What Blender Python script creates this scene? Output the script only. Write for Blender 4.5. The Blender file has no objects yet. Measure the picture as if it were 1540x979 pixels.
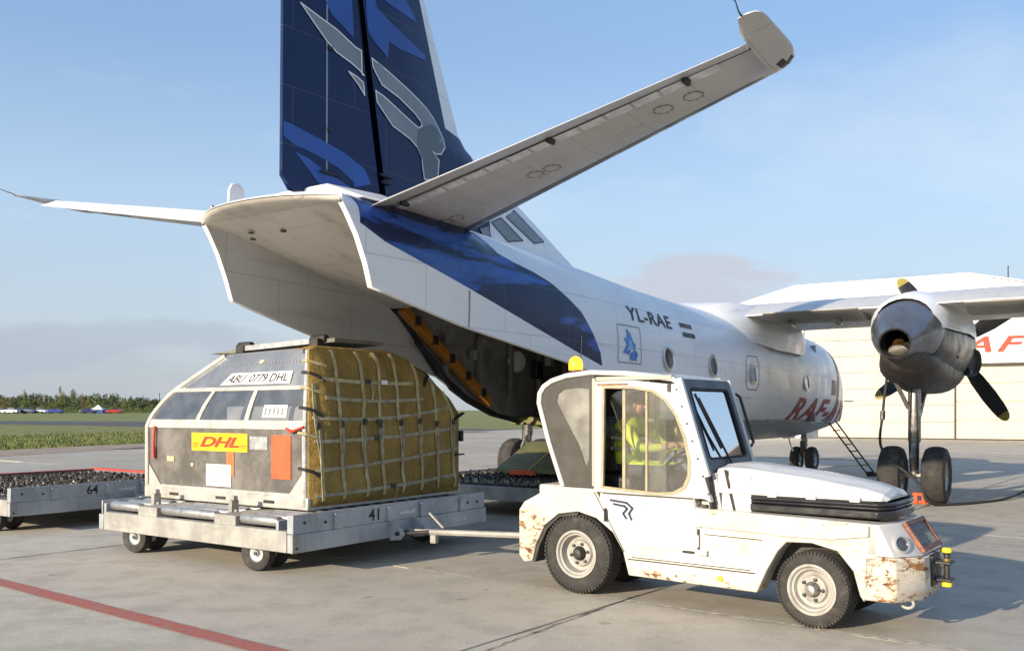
import bpy, bmesh, math, random
from mathutils import Vector, Matrix, noise as mnoise
R = math.radians
PI = math.pi
random.seed(7)
scene = bpy.context.scene
COL = scene.collection

# ------------------------------------------------------------------ camera
cam_data = bpy.data.cameras.new('camera')
cam = bpy.data.objects.new('camera', cam_data)
COL.objects.link(cam)
cam.location = (0, 0, 1.7)
cam.rotation_euler = (R(90), 0, 0)
cam_data.sensor_width = 36
cam_data.lens = 36 * 1380 / 1540
cam_data.shift_y = (617 - 489.5) / 1540
cam_data.clip_start = 0.1
cam_data.clip_end = 20000
scene.camera = cam

# ------------------------------------------------------------------ sky, sun, exposure
SUN_EL = R(16.3)
SUN_AZ = math.atan2(-0.73, -0.68)          # clockwise from +Y
sun_dir = Vector((math.sin(SUN_AZ) * math.cos(SUN_EL), math.cos(SUN_AZ) * math.cos(SUN_EL), math.sin(SUN_EL)))
world = bpy.data.worlds.new('World')
scene.world = world
world.use_nodes = True


def build_world():
    nt = world.node_tree
    nt.nodes.clear()
    N = nt.nodes.new
    L = nt.links.new
    out = N('ShaderNodeOutputWorld')
    bg = N('ShaderNodeBackground')
    bg.inputs['Strength'].default_value = 0.15
    sky = N('ShaderNodeTexSky')
    sky.sky_type = 'NISHITA'
    sky.sun_disc = False
    sky.sun_elevation = SUN_EL
    sky.sun_rotation = SUN_AZ % (2 * PI)
    sky.air_density = 1.0
    sky.dust_density = 0.7
    sky.ozone_density = 1.6
    tc = N('ShaderNodeTexCoord')
    sep = N('ShaderNodeSeparateXYZ')
    L(tc.outputs['Generated'], sep.inputs[0])

    def math_(op, a, b=None, clamp=False):
        m = N('ShaderNodeMath')
        m.operation = op
        m.use_clamp = clamp
        for i, v in enumerate((a, b)):
            if v is None:
                continue
            if isinstance(v, (int, float)):
                m.inputs[i].default_value = v
            else:
                L(v, m.inputs[i])
        return m.outputs[0]
    # flat cloud layer: project the direction on a plane, softened near the horizon
    z = math_('MAXIMUM', sep.outputs['Z'], 0.0)
    den = math_('ADD', z, 0.06)
    px = math_('DIVIDE', sep.outputs['X'], den)
    py = math_('DIVIDE', sep.outputs['Y'], den)
    comb = N('ShaderNodeCombineXYZ')
    L(px, comb.inputs[0])
    L(py, comb.inputs[1])
    comb.inputs[2].default_value = 3.7
    n1 = N('ShaderNodeTexNoise')
    n1.inputs['Scale'].default_value = 0.42
    n1.inputs['Detail'].default_value = 7
    n1.inputs['Roughness'].default_value = 0.6
    n1.inputs['Distortion'].default_value = 0.3
    L(comb.outputs[0], n1.inputs['Vector'])
    wisps = N('ShaderNodeMapRange')
    wisps.inputs['From Min'].default_value = 0.53
    wisps.inputs['From Max'].default_value = 0.80
    wisps.clamp = True
    L(n1.outputs['Fac'], wisps.inputs['Value'])
    # long banks of stratus low over the horizon
    comb2 = N('ShaderNodeCombineXYZ')
    L(sep.outputs['X'], comb2.inputs[0])
    L(sep.outputs['Y'], comb2.inputs[1])
    L(math_('MULTIPLY', sep.outputs['Z'], 4.5), comb2.inputs[2])
    n2 = N('ShaderNodeTexNoise')
    n2.inputs['Scale'].default_value = 3.4
    n2.inputs['Detail'].default_value = 8
    n2.inputs['Roughness'].default_value = 0.55
    L(comb2.outputs[0], n2.inputs['Vector'])
    band = N('ShaderNodeMapRange')
    band.interpolation_type = 'SMOOTHSTEP'
    band.inputs['From Min'].default_value = 0.20
    band.inputs['From Max'].default_value = 0.05
    L(sep.outputs['Z'], band.inputs['Value'])
    thr = math_('ADD', n2.outputs['Fac'], math_('MULTIPLY', math_('SUBTRACT', band.outputs[0], 1.0), 0.35))
    bank = N('ShaderNodeMapRange')
    bank.interpolation_type = 'SMOOTHSTEP'
    bank.inputs['From Min'].default_value = 0.41
    bank.inputs['From Max'].default_value = 0.56
    L(thr, bank.inputs['Value'])
    # thin even veil of high cloud, thicker towards the horizon
    vcol = N('ShaderNodeValToRGB')
    for i, (p, c_) in enumerate(((0.0, (1.78, 1.95, 2.2)), (0.10, (1.85, 2.18, 2.6)), (0.21, (1.72, 2.27, 2.97)), (0.36, (1.0, 1.60, 2.58)), (0.6, (0.85, 1.45, 2.6)))):
        e = vcol.color_ramp.elements[i] if i < 2 else vcol.color_ramp.elements.new(p)
        e.position = p
        e.color = (*c_, 1)
    L(z, vcol.inputs[0])
    vf = N('ShaderNodeMapRange')
    vf.interpolation_type = 'SMOOTHSTEP'
    vf.inputs['From Min'].default_value = 0.0
    vf.inputs['From Max'].default_value = 0.7
    vf.inputs['To Min'].default_value = 0.88
    vf.inputs['To Max'].default_value = 0.45
    L(z, vf.inputs['Value'])
    veil = N('ShaderNodeMixRGB')
    L(vf.outputs[0], veil.inputs[0])
    L(sky.outputs[0], veil.inputs[1])
    L(vcol.outputs[0], veil.inputs[2])
    mix1 = N('ShaderNodeMixRGB')
    L(veil.outputs[0], mix1.inputs[1])
    mix1.inputs[2].default_value = (3.0, 3.2, 3.5, 1)
    L(math_('MULTIPLY', wisps.outputs[0], 0.6), mix1.inputs[0])
    mix2 = N('ShaderNodeMixRGB')
    L(mix1.outputs[0], mix2.inputs[1])
    mix2.inputs[2].default_value = (1.62, 1.78, 2.08, 1)
    L(math_('MULTIPLY', bank.outputs[0], 0.35), mix2.inputs[0])
    # two cumulus banks seen low in the sky, with ragged tops
    az = math_('ARCTAN2', sep.outputs['X'], sep.outputs['Y'])
    cxy = N('ShaderNodeCombineXYZ')
    L(math_('MULTIPLY', az, 7.0), cxy.inputs[0])
    L(math_('MULTIPLY', sep.outputs['Z'], 20.0), cxy.inputs[1])
    n3 = N('ShaderNodeTexNoise')
    n3.inputs['Scale'].default_value = 1.0
    n3.inputs['Detail'].default_value = 7
    n3.inputs['Roughness'].default_value = 0.52
    L(cxy.outputs[0], n3.inputs['Vector'])
    last = mix2.outputs[0]
    for (a0, wa, e0, we, col, amt) in ((0.17, 0.20, 0.125, 0.045, (2.2, 2.3, 2.62), 0.85), (-0.52, 0.40, 0.062, 0.034, (1.72, 1.95, 2.32), 0.65), (1.4, 0.5, 0.10, 0.05, (2.1, 2.25, 2.6), 0.7), (-1.9, 0.6, 0.09, 0.05, (2.3, 2.3, 2.5), 0.7)):
        da = math_('DIVIDE', math_('SUBTRACT', az, a0), wa)
        de = math_('DIVIDE', math_('SUBTRACT', sep.outputs['Z'], e0), we)
        g = math_('SUBTRACT', 1.0, math_('ADD', math_('MULTIPLY', da, da), math_('MULTIPLY', de, de)))
        g = math_('MAXIMUM', g, -1.5)
        d_ = math_('ADD', math_('MULTIPLY', g, 0.5), math_('MULTIPLY', math_('SUBTRACT', n3.outputs['Fac'], 0.5), 1.9))
        mr = N('ShaderNodeMapRange')
        mr.interpolation_type = 'SMOOTHSTEP'
        mr.inputs['From Min'].default_value = 0.12
        mr.inputs['From Max'].default_value = 0.50
        mr.inputs['To Max'].default_value = amt
        L(d_, mr.inputs['Value'])
        mm = N('ShaderNodeMixRGB')
        L(mr.outputs[0], mm.inputs[0])
        L(last, mm.inputs[1])
        mm.inputs[2].default_value = (*col, 1)
        last = mm.outputs[0]
    L(last, bg.inputs['Color'])
    L(bg.outputs[0], out.inputs['Surface'])


build_world()
sd = bpy.data.lights.new('sun', 'SUN')
sd.energy = 3.9
sd.angle = R(0.55)
sd.color = (1.0, 0.85, 0.65)
sun = bpy.data.objects.new('sun', sd)
COL.objects.link(sun)
sun.rotation_euler = sun_dir.to_track_quat('Z', 'Y').to_euler()
sun.location = (-20, -20, 30)
scene.view_settings.view_transform = 'Standard'
scene.view_settings.look = 'None'
scene.view_settings.exposure = 0.86
scene.view_settings.gamma = 1.0
scene.render.resolution_x = 1024
scene.render.resolution_y = 650
scene.render.engine = 'CYCLES'


# ------------------------------------------------------------------ material helpers
class NT:
    def __init__(s, name):
        s.mat = bpy.data.materials.new(name)
        s.mat.use_nodes = True
        s.t = s.mat.node_tree
        s.b = s.t.nodes['Principled BSDF']
        s.tc = s.t.nodes.new('ShaderNodeTexCoord')
        s.co = s.tc.outputs['Object']
        s._sep = None

    def n(s, typ, **kw):
        nd = s.t.nodes.new('ShaderNode' + typ)
        for k, v in kw.items():
            if k in nd.inputs:
                s.set(nd.inputs[k], v)
            else:
                setattr(nd, k, v)
        return nd

    def set(s, inp, v):
        if isinstance(v, bpy.types.NodeSocket):
            s.t.links.new(v, inp)
        elif isinstance(v, (tuple, list)) and len(v) == 3 and inp.type == 'RGBA':
            inp.default_value = (*v, 1)
        else:
            inp.default_value = v

    def xyz(s):
        if s._sep is None:
            s._sep = s.n('SeparateXYZ')
            s.t.links.new(s.co, s._sep.inputs[0])
        return s._sep.outputs

    def m(s, op, a, b=0.0, clamp=False):
        nd = s.n('Math', operation=op, use_clamp=clamp)
        s.set(nd.inputs[0], a)
        s.set(nd.inputs[1], b)
        return nd.outputs[0]

    def mix(s, fac, a, b, mode='MIX'):
        nd = s.n('MixRGB', blend_type=mode)
        s.set(nd.inputs[0], fac)
        s.set(nd.inputs[1], a)
        s.set(nd.inputs[2], b)
        return nd.outputs[0]

    def rng(s, v, a, b, c=0.0, d=1.0, smooth=True):
        nd = s.n('MapRange')
        nd.interpolation_type = 'SMOOTHSTEP' if smooth else 'LINEAR'
        for i, w in zip(('Value', 'From Min', 'From Max', 'To Min', 'To Max'), (v, a, b, c, d)):
            s.set(nd.inputs[i], w)
        return nd.outputs[0]

    def noise(s, scale, detail=4, rough=0.55, vec=None, dist=0.0):
        nd = s.n('TexNoise')
        nd.inputs['Scale'].default_value = scale
        nd.inputs['Detail'].default_value = detail
        nd.inputs['Roughness'].default_value = rough
        nd.inputs['Distortion'].default_value = dist
        s.t.links.new(vec or s.co, nd.inputs['Vector'])
        return nd.outputs['Fac']

    def mapped(s, loc=(0, 0, 0), rot=(0, 0, 0), scale=(1, 1, 1)):
        nd = s.n('Mapping')
        s.t.links.new(s.co, nd.inputs['Vector'])
        nd.inputs['Location'].default_value = loc
        nd.inputs['Rotation'].default_value = rot
        nd.inputs['Scale'].default_value = scale
        return nd.outputs[0]

    def curve(s, v, pts, x0, x1, y0, y1):
        """piecewise curve y(v) given as real points"""
        a = s.rng(v, x0, x1, 0, 1, smooth=False)
        nd = s.n('FloatCurve')
        s.t.links.new(a, nd.inputs['Value'])
        c = nd.mapping.curves[0]
        q = [((x - x0) / (x1 - x0), (y - y0) / (y1 - y0)) for x, y in pts]
        while len(c.points) < len(q):
            c.points.new(0.5, 0.5)
        for p, (a_, b_) in zip(c.points, sorted(q)):
            p.location = (a_, b_)
            p.handle_type = 'VECTOR'
        nd.mapping.update()
        return s.rng(nd.outputs[0], 0, 1, y0, y1, smooth=False)

    def bump(s, h, strength=0.3, dist=0.02):
        nd = s.n('Bump')
        nd.inputs['Strength'].default_value = strength
        nd.inputs['Distance'].default_value = dist
        s.t.links.new(h, nd.inputs['Height'])
        s.t.links.new(nd.outputs[0], s.b.inputs['Normal'])

    def done(s, col=None, rough=None, metal=None):
        if col is not None:
            s.set(s.b.inputs['Base Color'], col)
        if rough is not None:
            s.set(s.b.inputs['Roughness'], rough)
        if metal is not None:
            s.set(s.b.inputs['Metallic'], metal)
        return s.mat


def shade(c, k):
    return tuple(min(1, v * k) for v in c)


def pm(name, col, rough=0.5, metal=0.0, var=0.12, vs=3.0, bump=0.0, bs=40.0, dirt=None, ds=4.0, damt=0.5, rvar=0.1):
    t = NT(name)
    n1 = t.noise(vs, 5)
    c = t.mix(t.rng(n1, 0.3, 0.7), shade(col, 1 - var), shade(col, 1 + var))
    if dirt:
        d = t.rng(t.noise(ds, 8, 0.65), 0.5, 0.72, 0, damt)
        c = t.mix(d, c, dirt)
    r = t.rng(t.noise(vs * 2.3, 4), 0.3, 0.7, max(0.02, rough - rvar), min(1, rough + rvar))
    if bump:
        t.bump(t.noise(bs, 5, 0.6), bump, 0.01)
    return t.done(c, r, metal)


def glass(name, tint=(0.8, 0.85, 0.85), alpha=0.35, rough=0.05, haze=(0.55, 0.55, 0.5), hz=0.25, ior=1.45):
    """thin pane: mostly see-through, glossy, with a little dusty haze"""
    t = NT(name)
    out = t.t.nodes['Material Output']
    tr = t.n('BsdfTransparent')
    tr.inputs[0].default_value = (*tint, 1)
    gl = t.n('BsdfGlossy')
    gl.inputs['Roughness'].default_value = rough
    df = t.n('BsdfDiffuse')
    df.inputs[0].default_value = (*haze, 1)
    m1 = t.n('MixShader')
    t.set(m1.inputs[0], t.rng(t.noise(5, 5), 0.3, 0.75, hz * 0.6, hz * 1.4))
    t.t.links.new(tr.outputs[0], m1.inputs[1])
    t.t.links.new(df.outputs[0], m1.inputs[2])
    fr = t.n('Fresnel')
    fr.inputs[0].default_value = ior
    m2 = t.n('MixShader')
    t.t.links.new(t.m('ADD', fr.outputs[0], alpha * 0.2), m2.inputs[0])
    t.t.links.new(m1.outputs[0], m2.inputs[1])
    t.t.links.new(gl.outputs[0], m2.inputs[2])
    t.t.links.new(m2.outputs[0], out.inputs['Surface'])
    return t.mat


# ------------------------------------------------------------------ mesh helpers
class MB:
    def __init__(s):
        s.v = []
        s.f = []
        s.mi = []

    def add(s, verts, faces, mi=0):
        o = len(s.v)
        s.v += [tuple(p) for p in verts]
        s.f += [tuple(i + o for i in f) for f in faces]
        s.mi += [mi] * len(faces)
        return s

    def box(s, c, d, rot=None, mi=0):
        hx, hy, hz = d[0] / 2, d[1] / 2, d[2] / 2
        pts = [Vector((x, y, z)) for x in (-hx, hx) for y in (-hy, hy) for z in (-hz, hz)]
        if rot is not None:
            pts = [rot @ p for p in pts]
        pts = [p + Vector(c) for p in pts]
        return s.add(pts, [(0, 1, 3, 2), (4, 6, 7, 5), (0, 4, 5, 1), (2, 3, 7, 6), (0, 2, 6, 4), (1, 5, 7, 3)], mi)

    def bb(s, x0, x1, y0, y1, z0, z1, mi=0):
        return s.box(((x0 + x1) / 2, (y0 + y1) / 2, (z0 + z1) / 2), (x1 - x0, y1 - y0, z1 - z0), None, mi)

    def bar(s, a, b, w, h, up=(0, 0, 1), mi=0):
        a = Vector(a)
        b = Vector(b)
        d = (b - a)
        ln = d.length
        d.normalize()
        side = d.cross(Vector(up))
        if side.length < 1e-5:
            side = Vector((1, 0, 0))
        side.normalize()
        u = side.cross(d)
        m = Matrix((d, side, u)).transposed()
        return s.box((a + b) / 2, (ln, w, h), m, mi)

    def prism(s, poly, a, b, plane='xz', mi=0):
        n = len(poly)

        def P(p, k):
            if plane == 'xz':
                return (p[0], k, p[1])
            if plane == 'xy':
                return (p[0], p[1], k)
            return (k, p[0], p[1])
        vs = [P(p, a) for p in poly] + [P(p, b) for p in poly]
        fs = [tuple(range(n)), tuple(range(2 * n - 1, n - 1, -1))]
        fs += [(i, i + n, (i + 1) % n + n, (i + 1) % n) for i in range(n)]
        return s.add(vs, fs, mi)

    def ring(s, outer, inner, a, b, plane='xz', n=48, mi=0):
        """frame: slab with a hole; both outlines sampled by angle about the hole's middle"""
        cx = sum(p[0] for p in inner) / len(inner)
        cz = sum(p[1] for p in inner) / len(inner)

        def hit(poly, ang):
            dx, dz = math.cos(ang), math.sin(ang)
            best = None
            for i in range(len(poly)):
                x1, z1 = poly[i][0] - cx, poly[i][1] - cz
                x2, z2 = poly[(i + 1) % len(poly)][0] - cx, poly[(i + 1) % len(poly)][1] - cz
                ex, ez = x2 - x1, z2 - z1
                den = dx * ez - dz * ex
                if abs(den) < 1e-9:
                    continue
                t = (x1 * ez - z1 * ex) / den
                u = (x1 * dz - z1 * dx) / den
                if t > 0 and -1e-6 <= u <= 1 + 1e-6 and (best is None or t > best):
                    best = t
            best = best or 0.01
            return (cx + dx * best, cz + dz * best)
        angs = sorted(set([round(2 * PI * i / n, 5) for i in range(n)] + [round(math.atan2(p[1] - cz, p[0] - cx) % (2 * PI), 5) for p in list(outer) + list(inner)]))
        O = [hit(outer, t) for t in angs]
        I = [hit(inner, t) for t in angs]
        k = len(angs)

        def P(p, w):
            return (p[0], w, p[1]) if plane == 'xz' else ((p[0], p[1], w) if plane == 'xy' else (w, p[0], p[1]))
        vs = [P(p, a) for p in O] + [P(p, a) for p in I] + [P(p, b) for p in O] + [P(p, b) for p in I]
        fs = []
        for i in range(k):
            j = (i + 1) % k
            fs += [(i, j, k + j, k + i), (2 * k + i, 3 * k + i, 3 * k + j, 2 * k + j), (i, 2 * k + i, 2 * k + j, j), (k + i, k + j, 3 * k + j, 3 * k + i)]
        return s.add(vs, fs, mi)

    def tube(s, pts, r, n=8, mi=0, closed=False):
        pts = [Vector(p) for p in pts]
        m = len(pts)
        rs = r if isinstance(r, (list, tuple)) else [r] * m
        rings = []
        prev = None
        for i, p in enumerate(pts):
            if closed:
                d = pts[(i + 1) % m] - pts[i - 1]
            else:
                d = pts[min(i + 1, m - 1)] - pts[max(i - 1, 0)]
            d.normalize()
            if prev is None:
                a = Vector((0, 0, 1)) if abs(d.z) < 0.9 else Vector((1, 0, 0))
            else:
                a = prev
            a = (a - d * a.dot(d)).normalized()
            prev = a
            b = d.cross(a)
            rings.append([p + a * rs[i] * math.cos(2 * PI * k / n) + b * rs[i] * math.sin(2 * PI * k / n) for k in range(n)])
        return s.loft(rings, cap=not closed, mi=mi, closed=closed)

    def loft(s, rings, cap=True, mi=0, closed=False, wrap=True):
        n = len(rings[0])
        vs = [p for r_ in rings for p in r_]
        fs = []
        m = len(rings)
        for i in range(m if closed else m - 1):
            i2 = (i + 1) % m
            for k in range(n if wrap else n - 1):
                k2 = (k + 1) % n
                fs.append((i * n + k, i * n + k2, i2 * n + k2, i2 * n + k))
        if cap and not closed and wrap:
            fs.append(tuple(range(n - 1, -1, -1)))
            fs.append(tuple(range((m - 1) * n, m * n)))
        return s.add(vs, fs, mi)

    def lathe(s, prof, c, axis=(0, 1, 0), n=32, mi=0, caps=True):
        """prof: (radius, height along axis)"""
        ax = Vector(axis).normalized()
        a = Vector((0, 0, 1)) if abs(ax.z) < 0.9 else Vector((1, 0, 0))
        a = (a - ax * a.dot(ax)).normalized()
        b = ax.cross(a)
        c = Vector(c)
        rings = [[c + ax * h + (a * math.cos(2 * PI * k / n) + b * math.sin(2 * PI * k / n)) * r_ for k in range(n)] for r_, h in prof]
        return s.loft(rings, cap=caps, mi=mi)

    def ell(s, c, r, n=14, m=8, mi=0):
        rings = []
        for i in range(1, m):
            t = PI * i / m
            rings.append([(c[0] + r[0] * math.sin(t) * math.cos(2 * PI * k / n), c[1] + r[1] * math.sin(t) * math.sin(2 * PI * k / n), c[2] - r[2] * math.cos(t)) for k in range(n)])
        return s.loft(rings, True, mi)

    def build(s, name, mats, parent=None, angle=35, bevel=0.0, kind=None, solid=0.0, subsurf=0):
        me = bpy.data.meshes.new(name)
        me.from_pydata(s.v, [], s.f)
        if not isinstance(mats, (list, tuple)):
            mats = [mats]
        for m in mats:
            me.materials.append(m)
        me.polygons.foreach_set('material_index', s.mi)
        bm = bmesh.new()
        bm.from_mesh(me)
        bmesh.ops.recalc_face_normals(bm, faces=bm.faces)
        bm.to_mesh(me)
        bm.free()
        me.polygons.foreach_set('use_smooth', [True] * len(me.polygons))
        me.set_sharp_from_angle(angle=R(angle))
        o = bpy.data.objects.new(name, me)
        COL.objects.link(o)
        if parent:
            o.parent = parent
        if kind:
            o['kind'] = kind
        if solid:
            q = o.modifiers.new('solid', 'SOLIDIFY')
            q.thickness = solid
            q.offset = 0
        if bevel:
            q = o.modifiers.new('bevel', 'BEVEL')
            q.width = bevel
            q.segments = 2
            q.limit_method = 'ANGLE'
            q.angle_limit = R(40)
            q.harden_normals = False
        if subsurf:
            q = o.modifiers.new('sub', 'SUBSURF')
            q.levels = subsurf
            q.render_levels = subsurf
        return o


def thing(name, label, cat, loc=(0, 0, 0), rz=0.0, group=None, ry=0.0):
    o = bpy.data.objects.new(name, None)
    o.empty_display_size = 0.2
    COL.objects.link(o)
    o.location = loc
    o.rotation_euler = (0, ry, rz)
    tag(o, label, cat, group)
    return o


def tag(o, label, cat, group=None):
    o['label'] = label
    o['category'] = cat
    if group:
        o['group'] = group
    return o


def structure(o):
    o['kind'] = 'structure'
    return o


def copy_part(o, parent, **kw):
    c = o.copy()
    COL.objects.link(c)
    c.parent = parent
    for k, v in kw.items():
        setattr(c, k, v)
    return c


def text2d(s, size=1.0, shear=0.0, spacing=1.0, bold=0.0):
    cu = bpy.data.curves.new('lettering', 'FONT')
    cu.body = s
    cu.size = size
    cu.shear = shear
    cu.space_character = spacing
    cu.offset = bold
    cu.resolution_u = 3
    o = bpy.data.objects.new('lettering', cu)
    me = bpy.data.meshes.new_from_object(o)
    v = [(p.co.x, p.co.y) for p in me.vertices]
    f = [tuple(p.vertices) for p in me.polygons]
    bpy.data.objects.remove(o)
    bpy.data.meshes.remove(me)
    bpy.data.curves.remove(cu)
    return v, f


def text_part(s, fn, name, mat, parent, size=1.0, shear=0.0, spacing=1.0, bold=0.0, width=None, height=None, cell=0.2):
    """lettering as thin flat print; fn maps (u,v) to a point on the surface"""
    v, f = text2d(s, size, shear, spacing, bold)
    x0 = min(p[0] for p in v)
    x1 = max(p[0] for p in v)
    y0 = min(p[1] for p in v)
    y1 = max(p[1] for p in v)
    sx = width / (x1 - x0) if width else 1
    sy = height / (y1 - y0) if height else sx
    bm = bmesh.new()
    vv = [bm.verts.new(((p[0] - x0) * sx, (p[1] - y0) * sy, 0)) for p in v]
    for q in f:
        try:
            bm.faces.new([vv[i] for i in q])
        except ValueError:
            pass
    for _ in range(5):
        es = [e for e in bm.edges if e.calc_length() > cell]
        if not es:
            break
        bmesh.ops.subdivide_edges(bm, edges=es, cuts=1)
        bmesh.ops.triangulate(bm, faces=[q for q in bm.faces if len(q.verts) > 3])
    bm.verts.index_update()
    b = MB()
    b.add([fn(p.co.x, p.co.y) for p in bm.verts], [tuple(p.index for p in q.verts) for q in bm.faces])
    bm.free()
    return b.build(name, mat, parent, angle=80)


def flat_poly(poly, fn, name, mat, parent, cell=0.12):
    """painted shape laid on a curved surface: polygon, triangulated and cut small, mapped by fn"""
    bm = bmesh.new()
    vs = [bm.verts.new((p[0], p[1], 0)) for p in poly]
    bm.faces.new(vs)
    bmesh.ops.triangulate(bm, faces=bm.faces[:])
    for _ in range(6):
        es = [e for e in bm.edges if e.calc_length() > cell]
        if not es:
            break
        bmesh.ops.subdivide_edges(bm, edges=es, cuts=1)
        bmesh.ops.triangulate(bm, faces=[f for f in bm.faces if len(f.verts) > 3])
    b = MB()
    bm.verts.index_update()
    b.add([fn(v.co.x, v.co.y) for v in bm.verts], [tuple(v.index for v in f.verts) for f in bm.faces])
    bm.free()
    return b.build(name, mat, parent, angle=80)


def outline(poly, fn, w, name, mat, parent, closed=True):
    b = MB()
    n = len(poly)
    for i in range(n if closed else n - 1):
        p = Vector(poly[i])
        q = Vector(poly[(i + 1) % n])
        d = q - p
        if d.length < 1e-6:
            continue
        d.normalize()
        k = Vector((-d.y, d.x)) * w / 2
        p2 = p - d * w * 0.4
        q2 = q + d * w * 0.4
        m = max(1, int((q - p).length / 0.15))
        for j in range(m):
            a = p2.lerp(q2, j / m)
            c = p2.lerp(q2, (j + 1) / m)
            b.add([fn(*(a + k)), fn(*(a - k)), fn(*(c - k)), fn(*(c + k))], [(0, 1, 2, 3)])
    return b.build(name, mat, parent, angle=80)


def interp(x, pts):
    if x <= pts[0][0]:
        return pts[0][1]
    for (a, b), (c, d) in zip(pts, pts[1:]):
        if x <= c:
            return b + (d - b) * (x - a) / (c - a)
    return pts[-1][1]


def smooth_interp(x, pts):
    """Catmull-Rom through the points (x ascending)"""
    if x <= pts[0][0]:
        return pts[0][1]
    if x >= pts[-1][0]:
        return pts[-1][1]
    for i in range(len(pts) - 1):
        if x <= pts[i + 1][0]:
            x1, y1 = pts[i]
            x2, y2 = pts[i + 1]
            m1 = (y2 - pts[i - 1][1]) / (x2 - pts[i - 1][0]) if i > 0 else (y2 - y1) / (x2 - x1)
            m2 = (pts[i + 2][1] - y1) / (pts[i + 2][0] - x1) if i + 2 < len(pts) else (y2 - y1) / (x2 - x1)
            h = x2 - x1
            t = (x - x1) / h
            return (2 * t**3 - 3 * t**2 + 1) * y1 + (t**3 - 2 * t**2 + t) * h * m1 + (-2 * t**3 + 3 * t**2) * y2 + (t**3 - t**2) * h * m2


# ------------------------------------------------------------------ shared materials
M = {}
M['rubber'] = pm('tyre rubber', (0.035, 0.033, 0.03), 0.85, 0, 0.25, 6, 0.25, 60, dirt=(0.16, 0.14, 0.12), ds=5, damt=0.4)
M['black'] = pm('black paint', (0.018, 0.018, 0.02), 0.45, 0, 0.2, 5)
M['darkmetal'] = pm('dark greasy steel', (0.06, 0.058, 0.055), 0.5, 0.6, 0.3, 8, 0.2, 50)
M['steel'] = pm('worn steel', (0.42, 0.41, 0.39), 0.42, 0.8, 0.2, 7, 0.15, 60, dirt=(0.16, 0.13, 0.10), ds=9, damt=0.6)
M['galv'] = pm('galvanised steel', (0.40, 0.42, 0.43), 0.5, 0.55, 0.16, 9, 0.18, 50, dirt=(0.20, 0.19, 0.17), ds=3.5, damt=0.5)
M['alu'] = pm('brushed aluminium', (0.62, 0.62, 0.60), 0.38, 0.7, 0.1, 6, 0.1, 70, dirt=(0.30, 0.28, 0.24), ds=5, damt=0.4)
M['white_decal'] = pm('white print', (0.78, 0.78, 0.76), 0.45, 0, 0.04, 5)
M['navy_decal'] = pm('navy print', (0.012, 0.02, 0.075), 0.45, 0, 0.1, 5)
M['black_decal'] = pm('black print', (0.012, 0.012, 0.014), 0.5, 0, 0.1, 5)
M['red_decal'] = pm('red print', (0.55, 0.045, 0.02), 0.45, 0, 0.1, 5)
M['yellow_decal'] = pm('yellow print', (0.85, 0.60, 0.015), 0.45, 0, 0.05, 5)
M['orange'] = pm('orange paint', (0.72, 0.10, 0.03), 0.5, 0, 0.15, 6, 0.1, 30)
M['olive'] = pm('olive green paint', (0.16, 0.15, 0.045), 0.6, 0, 0.15, 4, 0.1, 30, dirt=(0.10, 0.09, 0.06), ds=6)

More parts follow.
